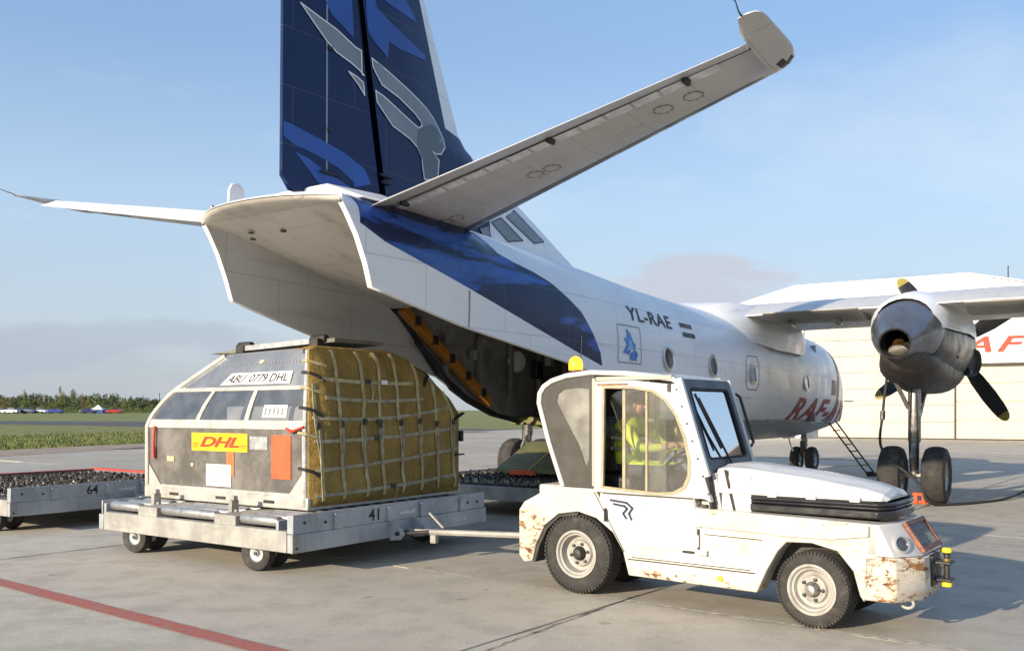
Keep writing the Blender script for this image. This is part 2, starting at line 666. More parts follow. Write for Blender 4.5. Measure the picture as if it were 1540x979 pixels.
# ================================================================== SETTING
def ground_materials():
    t = NT('meadow grass')
    a = t.noise(0.35, 6, 0.6)
    b = t.noise(3.0, 6, 0.7)
    c = t.mix(t.rng(a, 0.35, 0.65), (0.17, 0.20, 0.045), (0.32, 0.29, 0.12))
    c = t.mix(t.rng(b, 0.35, 0.7, 0, 0.6), c, (0.12, 0.16, 0.036))
    t.bump(t.noise(9, 6, 0.7), 1.0, 0.12)
    M['grass'] = t.done(c, 0.95)

    t = NT('apron concrete')
    oi = t.n('ObjectInfo')
    geo = t.n('NewGeometry')
    t.co = geo.outputs['Position']
    big = t.noise(0.35, 6, 0.6)
    mid = t.noise(2.2, 6, 0.65)
    fine = t.noise(38, 5, 0.7)
    c = t.mix(t.rng(big, 0.3, 0.7), (0.48, 0.43, 0.345), (0.58, 0.525, 0.43))
    c = t.mix(t.rng(mid, 0.42, 0.68, 0, 0.45), c, (0.29, 0.25, 0.21))
    c = t.mix(t.rng(fine, 0.3, 0.7, 0, 0.32), c, (0.23, 0.21, 0.18))
    # oil drips and dark specks
    vor = t.n('TexVoronoi')
    vor.inputs['Scale'].default_value = 1.5
    t.t.links.new(t.co, vor.inputs['Vector'])
    spot = t.rng(t.m('ADD', vor.outputs['Distance'], t.m('MULTIPLY', t.noise(14, 3), 0.12)), 0.10, 0.16, 0.55, 0)
    c = t.mix(spot, c, (0.18, 0.16, 0.135))
    # long drag marks
    sm = t.mapped((0, 0, 0), (0, 0, R(38)), (0.25, 5.0, 1))
    nd = [q for q in t.t.nodes if q.type == 'MAPPING'][-1]
    t.t.links.new(geo.outputs['Position'], nd.inputs['Vector'])
    c = t.mix(t.rng(t.noise(1.0, 6, 0.6, vec=sm), 0.55, 0.75, 0, 0.25), c, (0.21, 0.195, 0.17))
    tone = t.mix(1.0, c, oi.outputs['Color'], 'MULTIPLY')
    t.bump(t.m('ADD', t.noise(60, 4, 0.7), t.m('MULTIPLY', t.noise(5, 4), 0.8)), 0.35, 0.012)
    M['concrete'] = t.done(tone, t.rng(mid, 0.3, 0.7, 0.72, 0.9))
    M['joint'] = pm('joint filler', (0.05, 0.045, 0.04), 0.9, 0, 0.3, 4, 0.4, 30)
    M['crumbled'] = pm('crumbled slab edge', (0.46, 0.42, 0.34), 0.9, 0, 0.3, 14, 0.6, 60)
    M['gravel'] = pm('gravel shoulder', (0.33, 0.255, 0.19), 0.95, 0, 0.3, 1.2, 1.0, 14, dirt=(0.36, 0.31, 0.26), ds=5)
    M['taxiway'] = pm('taxiway asphalt', (0.085, 0.085, 0.088), 0.85, 0, 0.15, 0.2, 0.3, 10)
    t = NT('worn red line paint')
    w = t.rng(t.noise(16, 6, 0.7), 0.34, 0.62)
    c = t.mix(w, (0.30, 0.19, 0.155), (0.45, 0.095, 0.07))
    M['red_line'] = t.done(c, 0.8)
    M['yellow_line'] = pm('worn yellow line paint', (0.48, 0.36, 0.08), 0.8, 0, 0.3, 10)


ground_materials()
E1 = Vector((0.786, -0.618))
E2 = Vector((0.618, 0.786))


def sheet(name, pts, z, mat):
    b = MB()
    b.add([(p[0], p[1], z) for p in pts], [tuple(range(len(pts)))])
    return structure(b.build(name, mat))


def build_ground():
    # meadow: one sheet to the horizon, rising slightly behind the taxiway
    ys = [(-3000, -.06), (-200, -.06), (0, -.06), (60, -.06), (165, -.06), (190, .15), (215, .55), (240, .85), (300, 1.0), (600, 1.05), (2500, 1.1), (9000, 1.1)]
    xs = [-9000, -1500, -300, -120, -40, 0, 40, 150, 400, 1500, 9000]
    b = MB()
    vs = [(x, y, z) for y, z in ys for x in xs]
    n = len(xs)
    b.add(vs, [(i * n + k, i * n + k + 1, (i + 1) * n + k + 1, (i + 1) * n + k) for i in range(len(ys) - 1) for k in range(n - 1)])
    structure(b.build('ground', M['grass']))
    sheet('taxiway', [(-230, 176), (-140, 150), (-65, 117), (-39, 99), (-4, 74), (30, 50), (40, 66), (-5.5, 88), (-45, 138), (-85, 152), (-140, 166), (-230, 192)], -0.04, M['taxiway'])
    apron_poly = [(-60, -60), (-25.5, 28), (-21.8, 39.1), (-18.7, 47.9), (-3.6, 75.7), (40, 150), (190, 150), (190, -60)]
    ap = sheet('apron', apron_poly, -0.03, M['concrete'])
    ap.color = (0.92, 0.92, 0.92, 1)
    sheet('gravel_shoulder', [(-25.5, 28), (-21.8, 39.2), (-18.7, 48.0), (-3.5, 75.8), (-1.5, 74.5), (-15.6, 47.4), (-18.2, 36.5), (-20.5, 27)], 0.006, M['gravel'])

    def inside(p):
        c = False
        n_ = len(apron_poly)
        for i in range(n_):
            x1, y1 = apron_poly[i]
            x2, y2 = apron_poly[(i + 1) % n_]
            if (y1 > p[1]) != (y2 > p[1]) and p[0] < (x2 - x1) * (p[1] - y1) / (y2 - y1) + x1:
                c = not c
        return c
    S = 6.76
    g = 0.007
    rng = random.Random(3)
    # slab mesh shared by all: chamfered, slightly uneven edge
    b = MB()
    h = S / 2 - g
    rim = []
    k = 26
    for side in range(4):
        for i in range(k):
            u = -h + 2 * h * i / k
            w = h - (abs(rng.gauss(0, 0.006)) + (0.03 * rng.random() if rng.random() < 0.1 else 0))
            x, y = [(u, -w), (w, u), (-u, w), (-w, -u)][side]
            rim.append((x, y))
    top = [(x * 0.9985, y * 0.9985, 0.0) for x, y in rim]
    low = [(x, y, -0.012) for x, y in rim]
    bot = [(x, y, -0.028) for x, y in rim]
    m = len(rim)
    vs = top + low + bot
    fs = [tuple(range(m))] + [(i, (i + 1) % m, m + (i + 1) % m, m + i) for i in range(m)] + [(m + i, m + (i + 1) % m, 2 * m + (i + 1) % m, 2 * m + i) for i in range(m)]
    b.add(vs, fs)
    first = None
    for j in range(-2, 9):
        for i in range(-7, 7):
            c1 = -4.30 + S * (i + 0.5)
            c2 = 7.10 + S * (j + 0.5)
            c = E1 * c1 + E2 * c2
            if c.y < 0 or c.y > 64 or not all(inside(c + E1 * a * S / 2 + E2 * d * S / 2) for a in (-1, 1) for d in (-1, 1)):
                continue
            if abs(c.x) > c.y * 0.62 + 9:
                continue
            if first is None:
                o = b.build('slab', M['concrete'], ap)
                first = o
            else:
                o = copy_part(first, ap)
            o.location = (c.x, c.y, rng.uniform(-0.003, 0.0))
            o.rotation_euler = (0, 0, math.atan2(E1.y, E1.x) + rng.choice((0, 1, 2, 3)) * PI / 2)
            v = rng.uniform(0.92, 1.06)
            if j < 0:
                v *= 1.10
            else:
                v *= 0.90
            wv = rng.uniform(-0.015, 0.02)
            o.color = (v * (1 + wv), v, v * (1 - wv), 1)
    # ragged pale edge along the long joint by the tractor
    b = MB()
    x = -7.0
    rr = random.Random(5)
    p = None
    while x < 6.8:
        w = 0.022 + 0.035 * max(0, mnoise.noise(Vector((x * 2.3, 0, 0)))) + rr.uniform(0, 0.014)
        q = (E1 * x + E2 * (7.10 + 0.012), E1 * x + E2 * (7.10 - w))
        if p:
            b.add([(*p[0], 0.005), (*p[1], 0.003), (*q[1], 0.003), (*q[0], 0.005)], [(0, 1, 2, 3)])
        p = q
        x += rr.uniform(0.03, 0.09)
    b.build('joint_edge', M['crumbled'], ap)
    # cracks
    b = MB()
    for (x0, y0, dx, dy, n_) in ((-0.19, 6.48, 1.28, 1.87, 26), (-5.76, 10.57, .95, 1.2, 18)):
        pts = []
        for i in range(n_ + 1):
            t = i / n_
            pts.append(Vector((x0 + dx * t + rr.gauss(0, .006), y0 + dy * t + rr.gauss(0, .006))))
        for a, c in zip(pts, pts[1:]):
            d = (c - a).normalized()
            k2 = Vector((-d.y, d.x)) * rr.uniform(.003, .010)
            b.add([(*(a + k2), .0055), (*(a - k2), .0055), (*(c - k2), .0055), (*(c + k2), .0055)], [(0, 1, 2, 3)])
    b.build('crack', M['joint'], ap)
    # painted lines
    b = MB()
    pts = []
    for i in range(60):
        s_ = -14 + i * 0.3
        pts.append((s_, rr.gauss(0, .003), rr.gauss(0, .003)))
    for (s0, a0, b0), (s1, a1, b1) in zip(pts, pts[1:]):
        e = lambda s_, w: (*(E1 * s_ + E2 * (4.0 + w) + Vector((0, (s_ + 9.6) * 0.010))), 0.006)
        b.add([e(s0, -.085 + a0), e(s1, -.085 + a1), e(s1, .09 + b1), e(s0, .09 + b0)], [(0, 1, 2, 3)])
    structure(b.build('painted_line', M['red_line']))
    b = MB()
    prev = None
    for i in range(25):
        t = i / 24
        an = -1.2 + 2.6 * t
        c = Vector((8.6, 30.3)) + Vector((math.cos(an) * 3.2, math.sin(an) * 2.6))
        c2 = Vector((8.6, 30.3)) + Vector((math.cos(an) * 3.05, math.sin(an) * 2.4))
        if prev:
            b.add([(*prev[0], .006), (*c, .006), (*c2, .006), (*prev[1], .006)], [(0, 1, 2, 3)])
        prev = (c, c2)
    structure(b.build('painted_line', M['yellow_line']))
    # grass blades along the meadow's edge
    rg = random.Random(11)
    b = MB()
    vs, fs = [], []
    bnd = [(-25.5, 28), (-21.8, 39.2), (-18.7, 48.0), (-3.5, 75.8)]

    def edge_x(y):
        return interp(y, [(p[1], p[0]) for p in bnd])
    for i in range(36000):
        y = 30 + 62 * rg.random() ** 1.7
        x = edge_x(min(y, 75)) - 0.1 - 26 * rg.random() ** 1.6
        if y > 88 + (x + 20) * -0.7 - 3:
            continue
        if abs(x) > y * .6:
            continue
        hh = rg.uniform(.05, .16) * (1.3 if rg.random() < .1 else 1)
        an = rg.uniform(0, 2 * PI)
        w = rg.uniform(.015, .05)
        dx, dy = math.cos(an) * w, math.sin(an) * w
        lx, ly = rg.gauss(0, .05), rg.gauss(0, .05)
        o = len(vs)
        vs += [(x - dx, y - dy, -.06), (x + dx, y + dy, -.06), (x + lx, y + ly, -.06 + hh)]
        fs.append((o, o + 1, o + 2))
    b.add(vs, fs)
    tg = NT('grass blades')
    cc = tg.mix(tg.rng(tg.noise(.5, 4), .35, .65), (0.085, 0.13, 0.026), (0.20, 0.195, 0.065))
    o = b.build('meadow_grass', tg.done(cc, .9))
    o['kind'] = 'stuff'
    o['label'] = 'short green grass growing along the edge of the apron'
    o['category'] = 'grass'


build_ground()


# ------------------------------------------------------------------ hangar
def build_hangar():
    P0 = Vector((19.8, 55.9, 0))
    ang = math.atan2(-0.451, 0.893)
    root = thing('hangar', 'wide white hangar with beige panelled sliding doors behind the aircraft engine', 'hangar', P0, ang)
    white = pm('hangar white cladding', (0.84, 0.85, 0.86), 0.6, 0, 0.05, 0.5, dirt=(0.68, 0.67, 0.64), ds=0.6, damt=0.3)
    roofm = pm('hangar roof sheet', (0.80, 0.81, 0.82), 0.5, 0, 0.04, 0.4)
    beige = pm('beige door panel', (0.58, 0.53, 0.44), 0.6, 0, 0.05, 0.7, dirt=(0.46, 0.40, 0.30), ds=0.8, damt=0.35)
    dark = pm('dark track steel', (0.05, 0.045, 0.04), 0.6, 0.3, 0.2, 2)
    prof = [(-15, 0), (-15, 5.4), (-10.5, 7.0), (-6.47, 8.3), (-2.55, 9.37), (7.15, 9.52), (10, 8.9), (16, 7.4), (24, 5.2), (24, 0)]
    b = MB()
    b.prism(prof, 0.5, 38)
    b.build('hall', white, root)
    # roof covering, with a small overhang
    b = MB()
    n = len(prof)
    for i in range(1, n - 2):
        x0, z0 = prof[i]
        x1, z1 = prof[i + 1]
        b.add([(x0, .14, z0 + .02), (x1, .14, z1 + .02), (x1, 38.2, z1 + .02), (x0, 38.2, z0 + .02), (x0, .14, z0 + .10), (x1, .14, z1 + .10), (x1, 38.2, z1 + .10), (x0, 38.2, z0 + .10)],
              [(0, 1, 2, 3), (4, 7, 6, 5), (0, 4, 5, 1), (3, 2, 6, 7)])
    b.build('roof', roofm, root)
    # fascia of the front with cladding sheets
    b = MB()
    b.prism([(-15, 0), (-15, 5.4), (-10.5, 7.0), (-6.47, 8.3), (-2.55, 9.37), (7.15, 9.5), (7.15, 6.9), (-2.0, 6.9), (-2.0, 0)], 0.15, 0.5)
    b.prism([(7.15, 4.33), (7.15, 9.5), (10, 8.87), (16, 7.4), (24, 5.2), (24, 0), (19.5, 0), (19.5, 4.33)], 0.15, 0.5)
    b.build('front_wall', white, root)
    # door panels, each a plate in a row
    pb = MB()
    pb.bb(-1.056, 1.056, 0.30, 0.36, 0.02, 0.985)
    rib = [(-1.045, 0.02)]
    for i in range(9):
        x = -0.9 + i * 0.225
        pb.bb(x - 0.02, x + 0.02, 0.285, 0.30, 0.03, 0.975)
    first = None
    for i in range(10):
        s0 = -2.0 + 2.12 * i
        top = 6.9 if s0 + 1.5 < 7.15 else 4.33
        rows = 7 if top > 5 else 4
        hgt = top / rows
        for r in range(rows):
            if first is None:
                o = pb.build('door_panel', beige, root, bevel=0.006)
                first = o
            else:
                o = copy_part(first, root)
            o.location = (s0 + 1.06, 0, r * hgt + 0.02)
            o.scale = (1, 1, hgt * 1.01)
    for s0 in (-2.0, 2.24, 6.48, 10.72, 14.96, 19.2):
        b = MB()
        b.bb(s0 - 0.05, s0 + 0.05, 0.26, 0.42, 0.02, 6.85 if s0 < 7 else 4.3)
        b.build('door_edge', dark if s0 in (6.48, 14.96) else beige, root)
    b = MB()
    b.bb(-2, 19.5, 0.37, 0.49, 0, 4.3)
    b.build('door_backing', beige, root)
    b = MB()
    b.bb(-2, 7.15, 0.37, 0.49, 4.3, 6.88)
    b.build('door_backing', beige, root)
    b = MB()
    b.bb(-2.2, 20, 0.12, 0.26, 0.0, 0.07)
    b.build('door_track', dark, root)
    b = MB()
    b.bb(7.2, 19.6, 0.05, 0.14, 4.26, 4.40)
    b.build('door_track', dark, root)
    # lettering on the fascia and the faded line above it
    f = lambda u, v: (5.25 + u, 0.135, 5.0 + v)
    text_part('RAF-AVIA', f, 'lettering', M['red_decal'], root, 1, 0.35, 1.15, 0.02, width=11.2, height=0.92)
    b = MB()
    b.tube([(9.2, 1.0, 8.8), (9.2, 1.0, 10.0)], 0.03)
    b.build('roof_mast', dark, root)


build_hangar()


# ------------------------------------------------------------------ far trees, cars, building
def leaf_mat(name, c1, c2):
    t = NT(name)
    c = t.mix(t.rng(t.noise(0.9, 5, 0.65), 0.35, 0.65), c1, c2)
    t.b.inputs['Subsurface Weight'].default_value = 0
    return t.done(c, 0.8)


LEAF = [leaf_mat('leaves fresh', (0.12, 0.155, 0.035), (0.23, 0.26, 0.075)),
        leaf_mat('leaves mid', (0.075, 0.115, 0.03), (0.15, 0.18, 0.05)),
        leaf_mat('leaves dark', (0.045, 0.07, 0.028), (0.085, 0.11, 0.042)),
        leaf_mat('leaves olive', (0.14, 0.135, 0.045), (0.24, 0.20, 0.085))]
BARK = pm('bark', (0.10, 0.075, 0.05), .9, 0, .3, 4, .5, 20)


def leaves(mb, centre, rad, n, size, rg):
    vs, fs = [], []
    lumps = [(Vector((rg.gauss(0, .42), rg.gauss(0, .42), rg.uniform(-.8, .85))), rg.uniform(.3, .55)) for _ in range(9)]
    for _ in range(n):
        lc, lr = rg.choice(lumps)
        d = Vector((rg.gauss(0, 1), rg.gauss(0, 1), rg.gauss(0, 1))).normalized() * (lr * rg.random() ** .4)
        q = lc + d
        taper = 1.0 - 0.45 * max(0, q.z)
        p = Vector((centre[0] + q.x * rad[0] * taper, centre[1] + q.y * rad[1] * taper, centre[2] + q.z * rad[2]))
        a = Vector((rg.gauss(0, 1), rg.gauss(0, 1), rg.gauss(0, 1))).normalized() * size * rg.uniform(.5, 1.1)
        b = a.cross(Vector((rg.gauss(0, 1), rg.gauss(0, 1), rg.gauss(0, 1)))).normalized() * a.length * .8
        o = len(vs)
        vs += [p - a, p - b * .6, p + a, p + b * .6]
        fs.append((o, o + 1, o + 2, o + 3))
    mb.add(vs, fs)


ORD = ['first', 'second', 'third', 'fourth', 'fifth', 'sixth', 'seventh', 'eighth', 'ninth', 'tenth', 'eleventh', 'twelfth', 'thirteenth', 'fourteenth', 'fifteenth', 'sixteenth', 'seventeenth', 'eighteenth', 'nineteenth', 'twentieth']


def build_far():
    rg = random.Random(21)
    spec = []
    for u, top, w, k in ((4, 597, 18, 3), (20, 598, 16, 1), (37, 590, 10, 0), (50, 600, 14, 1), (64, 599, 14, 3), (78, 598, 10, 1), (92, 584.5, 10, 0), (110, 590, 14, 1), (124, 596, 12, 3), (138, 600, 12, 0),
                         (152, 599, 12, 1), (170, 594, 13, 1), (186, 601, 10, 0), (200, 604, 12, 1), (214, 605, 10, 3), (228, 604, 12, 1)):
        y = rg.uniform(284, 305)
        spec.append(((u - 770) / 1380 * y, y, 1.7 + (617 - top) / 1380 * y, w / 1380 * y, k))
    kind = ['pale fresh green', 'mid green', 'dark green', 'olive brown']
    for i, (x, y, top, w, k) in enumerate(spec):
        t = thing('tree', '%s tree from the left in the far row behind the parked cars, %s' % (ORD[i], kind[k]), 'tree', (x, y, 0.95), 0, 'trees in the far row behind the parked cars')
        hgt = top - 0.95
        b = MB()
        b.tube([(0, 0, -.1), (.05, 0, hgt * .3), (0, .05, hgt * .55), (0, 0, hgt * .85)], [.18, .14, .09, .03], 7)
        for j in range(5):
            an = rg.uniform(0, 6.28)
            z0 = hgt * rg.uniform(.25, .6)
            b.tube([(0, 0, z0), (math.cos(an) * w * .2, math.sin(an) * w * .2, z0 + hgt * .1), (math.cos(an) * w * .42, math.sin(an) * w * .42, z0 + hgt * .2)], [.08, .05, .02], 5)
        b.build('trunk', BARK, t)
        b = MB()
        leaves(b, (0, 0, hgt * .56), (w * .75, w * .7, hgt * .50), 1500, .19, rg)
        b.build('crown', LEAF[k], t)
    # wood behind: one dark mass
    b = MB()
    for i in range(340):
        y = rg.uniform(400, 470)
        u = -480 + 750 * i / 340 + rg.uniform(-3, 3)
        x = (u - 770) / 1380 * y
        top = 1.7 + (617 - (597 + 5 * mnoise.noise(Vector((u * .03, 0, 0))) + (u > 170) * (u - 170) * .09)) / 1380 * y
        leaves(b, (x, y, top * .5), (3.2, 3, top * .55), 300, .45, rg)
    o = b.build('woodland', LEAF[2])
    o['kind'] = 'stuff'
    o['label'] = 'dark wood along the horizon behind the far trees'
    o['category'] = 'wood'
    # low scrub in front of the trees
    b = MB()
    for i in range(120):
        y = rg.uniform(262, 280)
        u = -30 + 300 * i / 120 + rg.uniform(-3, 3)
        leaves(b, ((u - 770) / 1380 * y, y, 1.5), (1.6, 1.4, rg.uniform(.6, 1.3)), 130, .16, rg)
    o = b.build('scrub', LEAF[1])
    o['kind'] = 'stuff'
    o['label'] = 'low green scrub at the foot of the far trees'
    o['category'] = 'scrub'
    # far block with chimney
    y = 900
    g = pm('hazy grey concrete', (0.30, 0.32, 0.36), .8)
    t = thing('factory', 'small grey factory block with a chimney on the horizon', 'building', ((224 - 770) / 1380 * y, y, 1.0))
    b = MB()
    b.bb(-6, 2.5, 0, 10, 0, 11.5)
    b.build('block', g, t)
    b = MB()
    b.bb(2.6, 6.5, 0, 8, 0, 9.3)
    b.build('annex', g, t)
    b = MB()
    b.lathe([(1.1, 0), (.8, 18)], (8.3, 4, 0), (0, 0, 1), 10)
    b.build('chimney', g, t)
    for r in range(3):
        for c in range(4):
            b = MB()
            b.bb(-5.3 + c * 2, -4.1 + c * 2, -.08, -.003, 2.5 + r * 2.9, 4.2 + r * 2.9)
            b.build('window', M['black'], t)
    # parked cars
    tyre = M['rubber']
    gl = pm('car window', (0.03, 0.035, 0.045), .12, 0, .1)
    cols = {'white': (.75, .75, .75), 'silver': (.45, .47, .5), 'blue': (.03, .06, .30), 'dark blue': (.02, .03, .10), 'red': (.45, .04, .03), 'yellow': (.65, .5, .08)}
    cp = {k: pm('car paint ' + k, v, .25, 0.2, .04) for k, v in cols.items()}
    cars = [(4, 'silver', 'leftmost silver car in the far parked row'), (17, 'white', 'white car parked second from the left in the far row'), (30, 'silver', 'silver car third from the left in the far parked row'), (43, 'dark blue', 'dark blue car between a silver and a white car far off'),
            (58, 'white', 'white car next to the bright blue car far off'), (83, 'blue', 'bright blue car right of the white car in the far row'), (133, 'dark blue', 'dark blue car parked left of the pale tent far off'), (172, 'red', 'red car parked at the right end far off')]
    for u, c, lab in cars:
        y = 246 + rg.uniform(-3, 3)
        t = thing('parked_car', lab, 'car', ((u - 770) / 1380 * y, y, .86), R(rg.choice((0, 180)) + rg.uniform(-8, 8)), 'cars parked far off beyond the taxiway')
        b = MB()
        sec = [(-2.1, .35, .75), (-2.0, .3, .95), (-1.0, .28, 1.0), (0, .28, 1.0), (1.1, .28, .95), (1.9, .3, .82), (2.1, .35, .65)]
        b.loft([[(x, -.82, z0), (x, .82, z0), (x, .86, (z0 + z1) / 2), (x, .78, z1), (x, -.78, z1), (x, -.86, (z0 + z1) / 2)] for x, z0, z1 in sec])
        b.build('body', cp[c], t, bevel=.03)
        b = MB()
        b.loft([[(-1.6, -.72, .95), (-1.6, .72, .95), (1.0, .72, .95), (1.0, -.72, .95)], [(-1.05, -.6, 1.42), (-1.05, .6, 1.42), (.25, .6, 1.42), (.25, -.6, 1.42)]])
        b.build('window', gl, t, bevel=.02)
        b = MB()
        b.bb(-1.08, .28, -.61, .61, 1.40, 1.46)
        b.build('roof', cp[c], t, bevel=.02)
        for wx in (-1.3, 1.3):
            for wy in (-.78, .78):
                b = MB()
                b.lathe([(.1, -.09), (.30, -.09), (.32, 0), (.30, .09), (.1, .09)], (wx, wy, .32), (0, 1, 0), 14)
                b.build('wheel', tyre, t)
    # pale tent
    y = 250
    t = thing('tent', 'pale pointed tent with blue sides far off behind the taxiway', 'tent', ((148 - 770) / 1380 * y, y, .87))
    b = MB()
    b.loft([[(-1.9, -1.5, 1.0), (1.9, -1.5, 1.0), (1.9, 1.5, 1.0), (-1.9, 1.5, 1.0)], [(-.8, -.5, 1.7), (.8, -.5, 1.7), (.8, .5, 1.7), (-.8, .5, 1.7)], [(-.1, -.1, 2.35), (.1, -.1, 2.35), (.1, .1, 2.35), (-.1, .1, 2.35)]])
    b.build('canopy', pm('tent canvas', (.62, .56, .58), .8), t)
    b = MB()
    b.bb(-1.85, 1.85, -1.45, 1.45, 0, 1.0)
    b.build('side_wall', pm('blue canvas', (.03, .08, .25), .8), t)


build_far()


# ================================================================== CARGO AIRCRAFT
def plane_materials():
    # painted skin with panel lines; optional blue livery on the fuselage
    def skin(name, livery=None, base=(0.84, 0.845, 0.85), lines='xz', dirt=0.25, grey_belly=False):
        t = NT(name)
        X, Y, Z = t.xyz()
        big = t.noise(0.6, 6, 0.6)
        c = t.mix(t.rng(big, 0.3, 0.7), shade(base, 0.94), shade(base, 1.03))
        # soot and grime streaks that run aft
        st = t.noise(1.0, 6, 0.6, vec=t.mapped(scale=(0.5, 3.0, 5.0)))
        c = t.mix(t.rng(st, 0.5, 0.78, 0, dirt), c, (0.30, 0.27, 0.23))
        if grey_belly:
            gz = t.rng(Z, 1.385, 1.375)
            c = t.mix(gz, c, (0.36, 0.36, 0.35))
        rough = t.rng(t.noise(2.5, 5), 0.3, 0.7, 0.26, 0.42)
        if livery == 'fuselage':
            lo = t.curve(X, [(-19.4, 3.5), (-19.01, 3.40), (-18.64, 3.25), (-17.44, 2.94), (-16.14, 2.59), (-15.25, 2.36), (-14.48, 2.18), (-13.5, 1.9)], -19.4, -13.5, 1.5, 4.5)
            fr = t.curve(Z, [(1.8, -14.3), (2.18, -14.48), (2.36, -14.54), (2.62, -14.75), (2.87, -15.0), (3.02, -15.26), (3.2, -15.62), (3.3, -15.98), (3.36, -16.3), (3.44, -16.6), (3.61, -16.7), (4.2, -16.8)], 1.8, 4.2, -17, -14)
            m = t.m('MULTIPLY', t.m('GREATER_THAN', Z, lo), t.m('LESS_THAN', X, fr))
            m = t.m('MULTIPLY', m, t.m('GREATER_THAN', X, -18.98))
            stv = t.mapped(rot=(0, R(-24), 0), scale=(0.42, 1.2, 2.6))
            s1 = t.noise(1.0, 5, 0.62, vec=stv, dist=0.5)
            blue = t.mix(t.rng(s1, 0.49, 0.535), (0.005, 0.016, 0.066), (0.022, 0.085, 0.34))
            blue = t.mix(t.rng(s1, 0.57, 0.61), blue, (0.04, 0.12, 0.40))
            c = t.mix(m, c, blue)
            edge = t.m('SUBTRACT', fr, X)
            rough = t.mix(m, rough, t.m('ADD', rough, -0.08))
        if livery == 'fin':
            bd = t.curve(Z, [(3.5, -15.38), (4.2, -15.45), (4.6, -15.6), (5.14, -15.8), (5.17, -16.36), (6.66, -16.85), (8.5, -17.5)], 3.5, 8.5, -18, -14)
            m = t.m('LESS_THAN', X, bd)
            c = t.mix(m, c, (0.005, 0.019, 0.078))
        # rivet lines between skin panels
        br = t.n('TexBrick')
        comb = t.n('CombineXYZ')
        src = {'xz': (X, Z), 'xy': (X, Y)}[lines]
        t.t.links.new(src[0], comb.inputs[0])
        t.t.links.new(src[1], comb.inputs[1])
        t.t.links.new(comb.outputs[0], br.inputs['Vector'])
        br.offset = 0.37
        br.inputs['Scale'].default_value = 1.0
        br.inputs['Brick Width'].default_value = 1.35
        br.inputs['Row Height'].default_value = 0.62
        br.inputs['Mortar Size'].default_value = 0.006
        br.inputs['Mortar Smooth'].default_value = 0.3
        c = t.mix(t.m('MULTIPLY', br.outputs['Fac'], 0.35), c, (0.12, 0.12, 0.12))
        hgt = t.m('ADD', t.m('MULTIPLY', br.outputs['Fac'], -0.5), t.m('MULTIPLY', t.noise(1.6, 3), 0.8))
        t.bump(hgt, 0.22, 0.02)
        if livery:
            t.b.inputs['Specular IOR Level'].default_value = 0.3
        return t.done(c, rough)
    M['skin'] = skin('white aircraft skin')
    M['skin_fus'] = skin('fuselage paint', 'fuselage', grey_belly=True)
    M['skin_fin'] = skin('fin paint', 'fin', dirt=0.1)
    M['skin_tail'] = skin('tailplane skin', None, (0.57, 0.555, 0.53), 'xy', 0.35)
    M['skin_top_sunlit'] = skin('sunlit-toned upper skin', None, (0.80, 0.80, 0.79), 'xy', 0.12)  # paler tailplane skin for elevator tops; sunlit brightness put into the colour
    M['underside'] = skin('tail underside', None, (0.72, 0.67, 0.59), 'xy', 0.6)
    M['strake_in'] = skin('strake inner skin', None, (0.64, 0.64, 0.62), 'xz', 0.3)
    M['boot'] = pm('de-icing boot', (0.12, 0.125, 0.135), 0.45, 0.2, 0.15, 2)
    M['bay'] = pm('cargo bay lining', (0.30, 0.295, 0.28), 0.7, 0, 0.25, 1.5, 0.2, 15, dirt=(0.07, 0.07, 0.065), ds=2.5)
    M['bay_floor'] = pm('cargo bay floor', (0.16, 0.15, 0.13), 0.6, 0.3, 0.2, 3)
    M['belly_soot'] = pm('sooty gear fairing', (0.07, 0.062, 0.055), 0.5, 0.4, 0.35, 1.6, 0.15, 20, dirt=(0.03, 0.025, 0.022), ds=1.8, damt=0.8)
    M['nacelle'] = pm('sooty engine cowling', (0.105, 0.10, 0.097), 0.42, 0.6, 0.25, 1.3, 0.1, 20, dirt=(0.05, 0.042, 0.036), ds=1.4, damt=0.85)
    M['exhaust'] = pm('exhaust cone metal', (0.24, 0.25, 0.27), 0.33, 0.8, 0.12, 2, dirt=(0.12, 0.10, 0.09), ds=3, damt=0.5)
    M['gearleg'] = pm('gear leg', (0.30, 0.29, 0.27), 0.4, 0.6, 0.3, 9, dirt=(0.08, 0.07, 0.06), ds=7, damt=0.7)
    M['blue_stroke'] = pm('brush stroke blue', (0.02, 0.085, 0.34), 0.45, 0, 0.12, 2)
    M['logo_grey'] = pm('logo grey', (0.20, 0.235, 0.26), 0.35, 0, 0.08, 2)
    M['logo_dark'] = pm('logo dark grey', (0.10, 0.125, 0.15), 0.35, 0, 0.08, 2)
    M['beam'] = pm('orange beam paint', (0.50, 0.20, 0.02), 0.5, 0, 0.2, 5, dirt=(0.12, 0.07, 0.03), ds=5)
    M['porthole'] = pm('porthole glass', (0.05, 0.06, 0.075), 0.08, 0, 0.1)
    M['cover_ring'] = pm('cover ring', (.30, .28, .24), .6)
    M['soot'] = pm('soot', (.012, .011, .010), .9, 0, .3, 6)
    M['seal'] = pm('rubber seal', (0.02, 0.02, 0.02), 0.7, 0, 0.2, 8, 0.3, 30)


plane_materials()
PL_LOC = (8.1019, 25.4457, 0)
PL_YAW = 33.676
PITCH = 0.00899


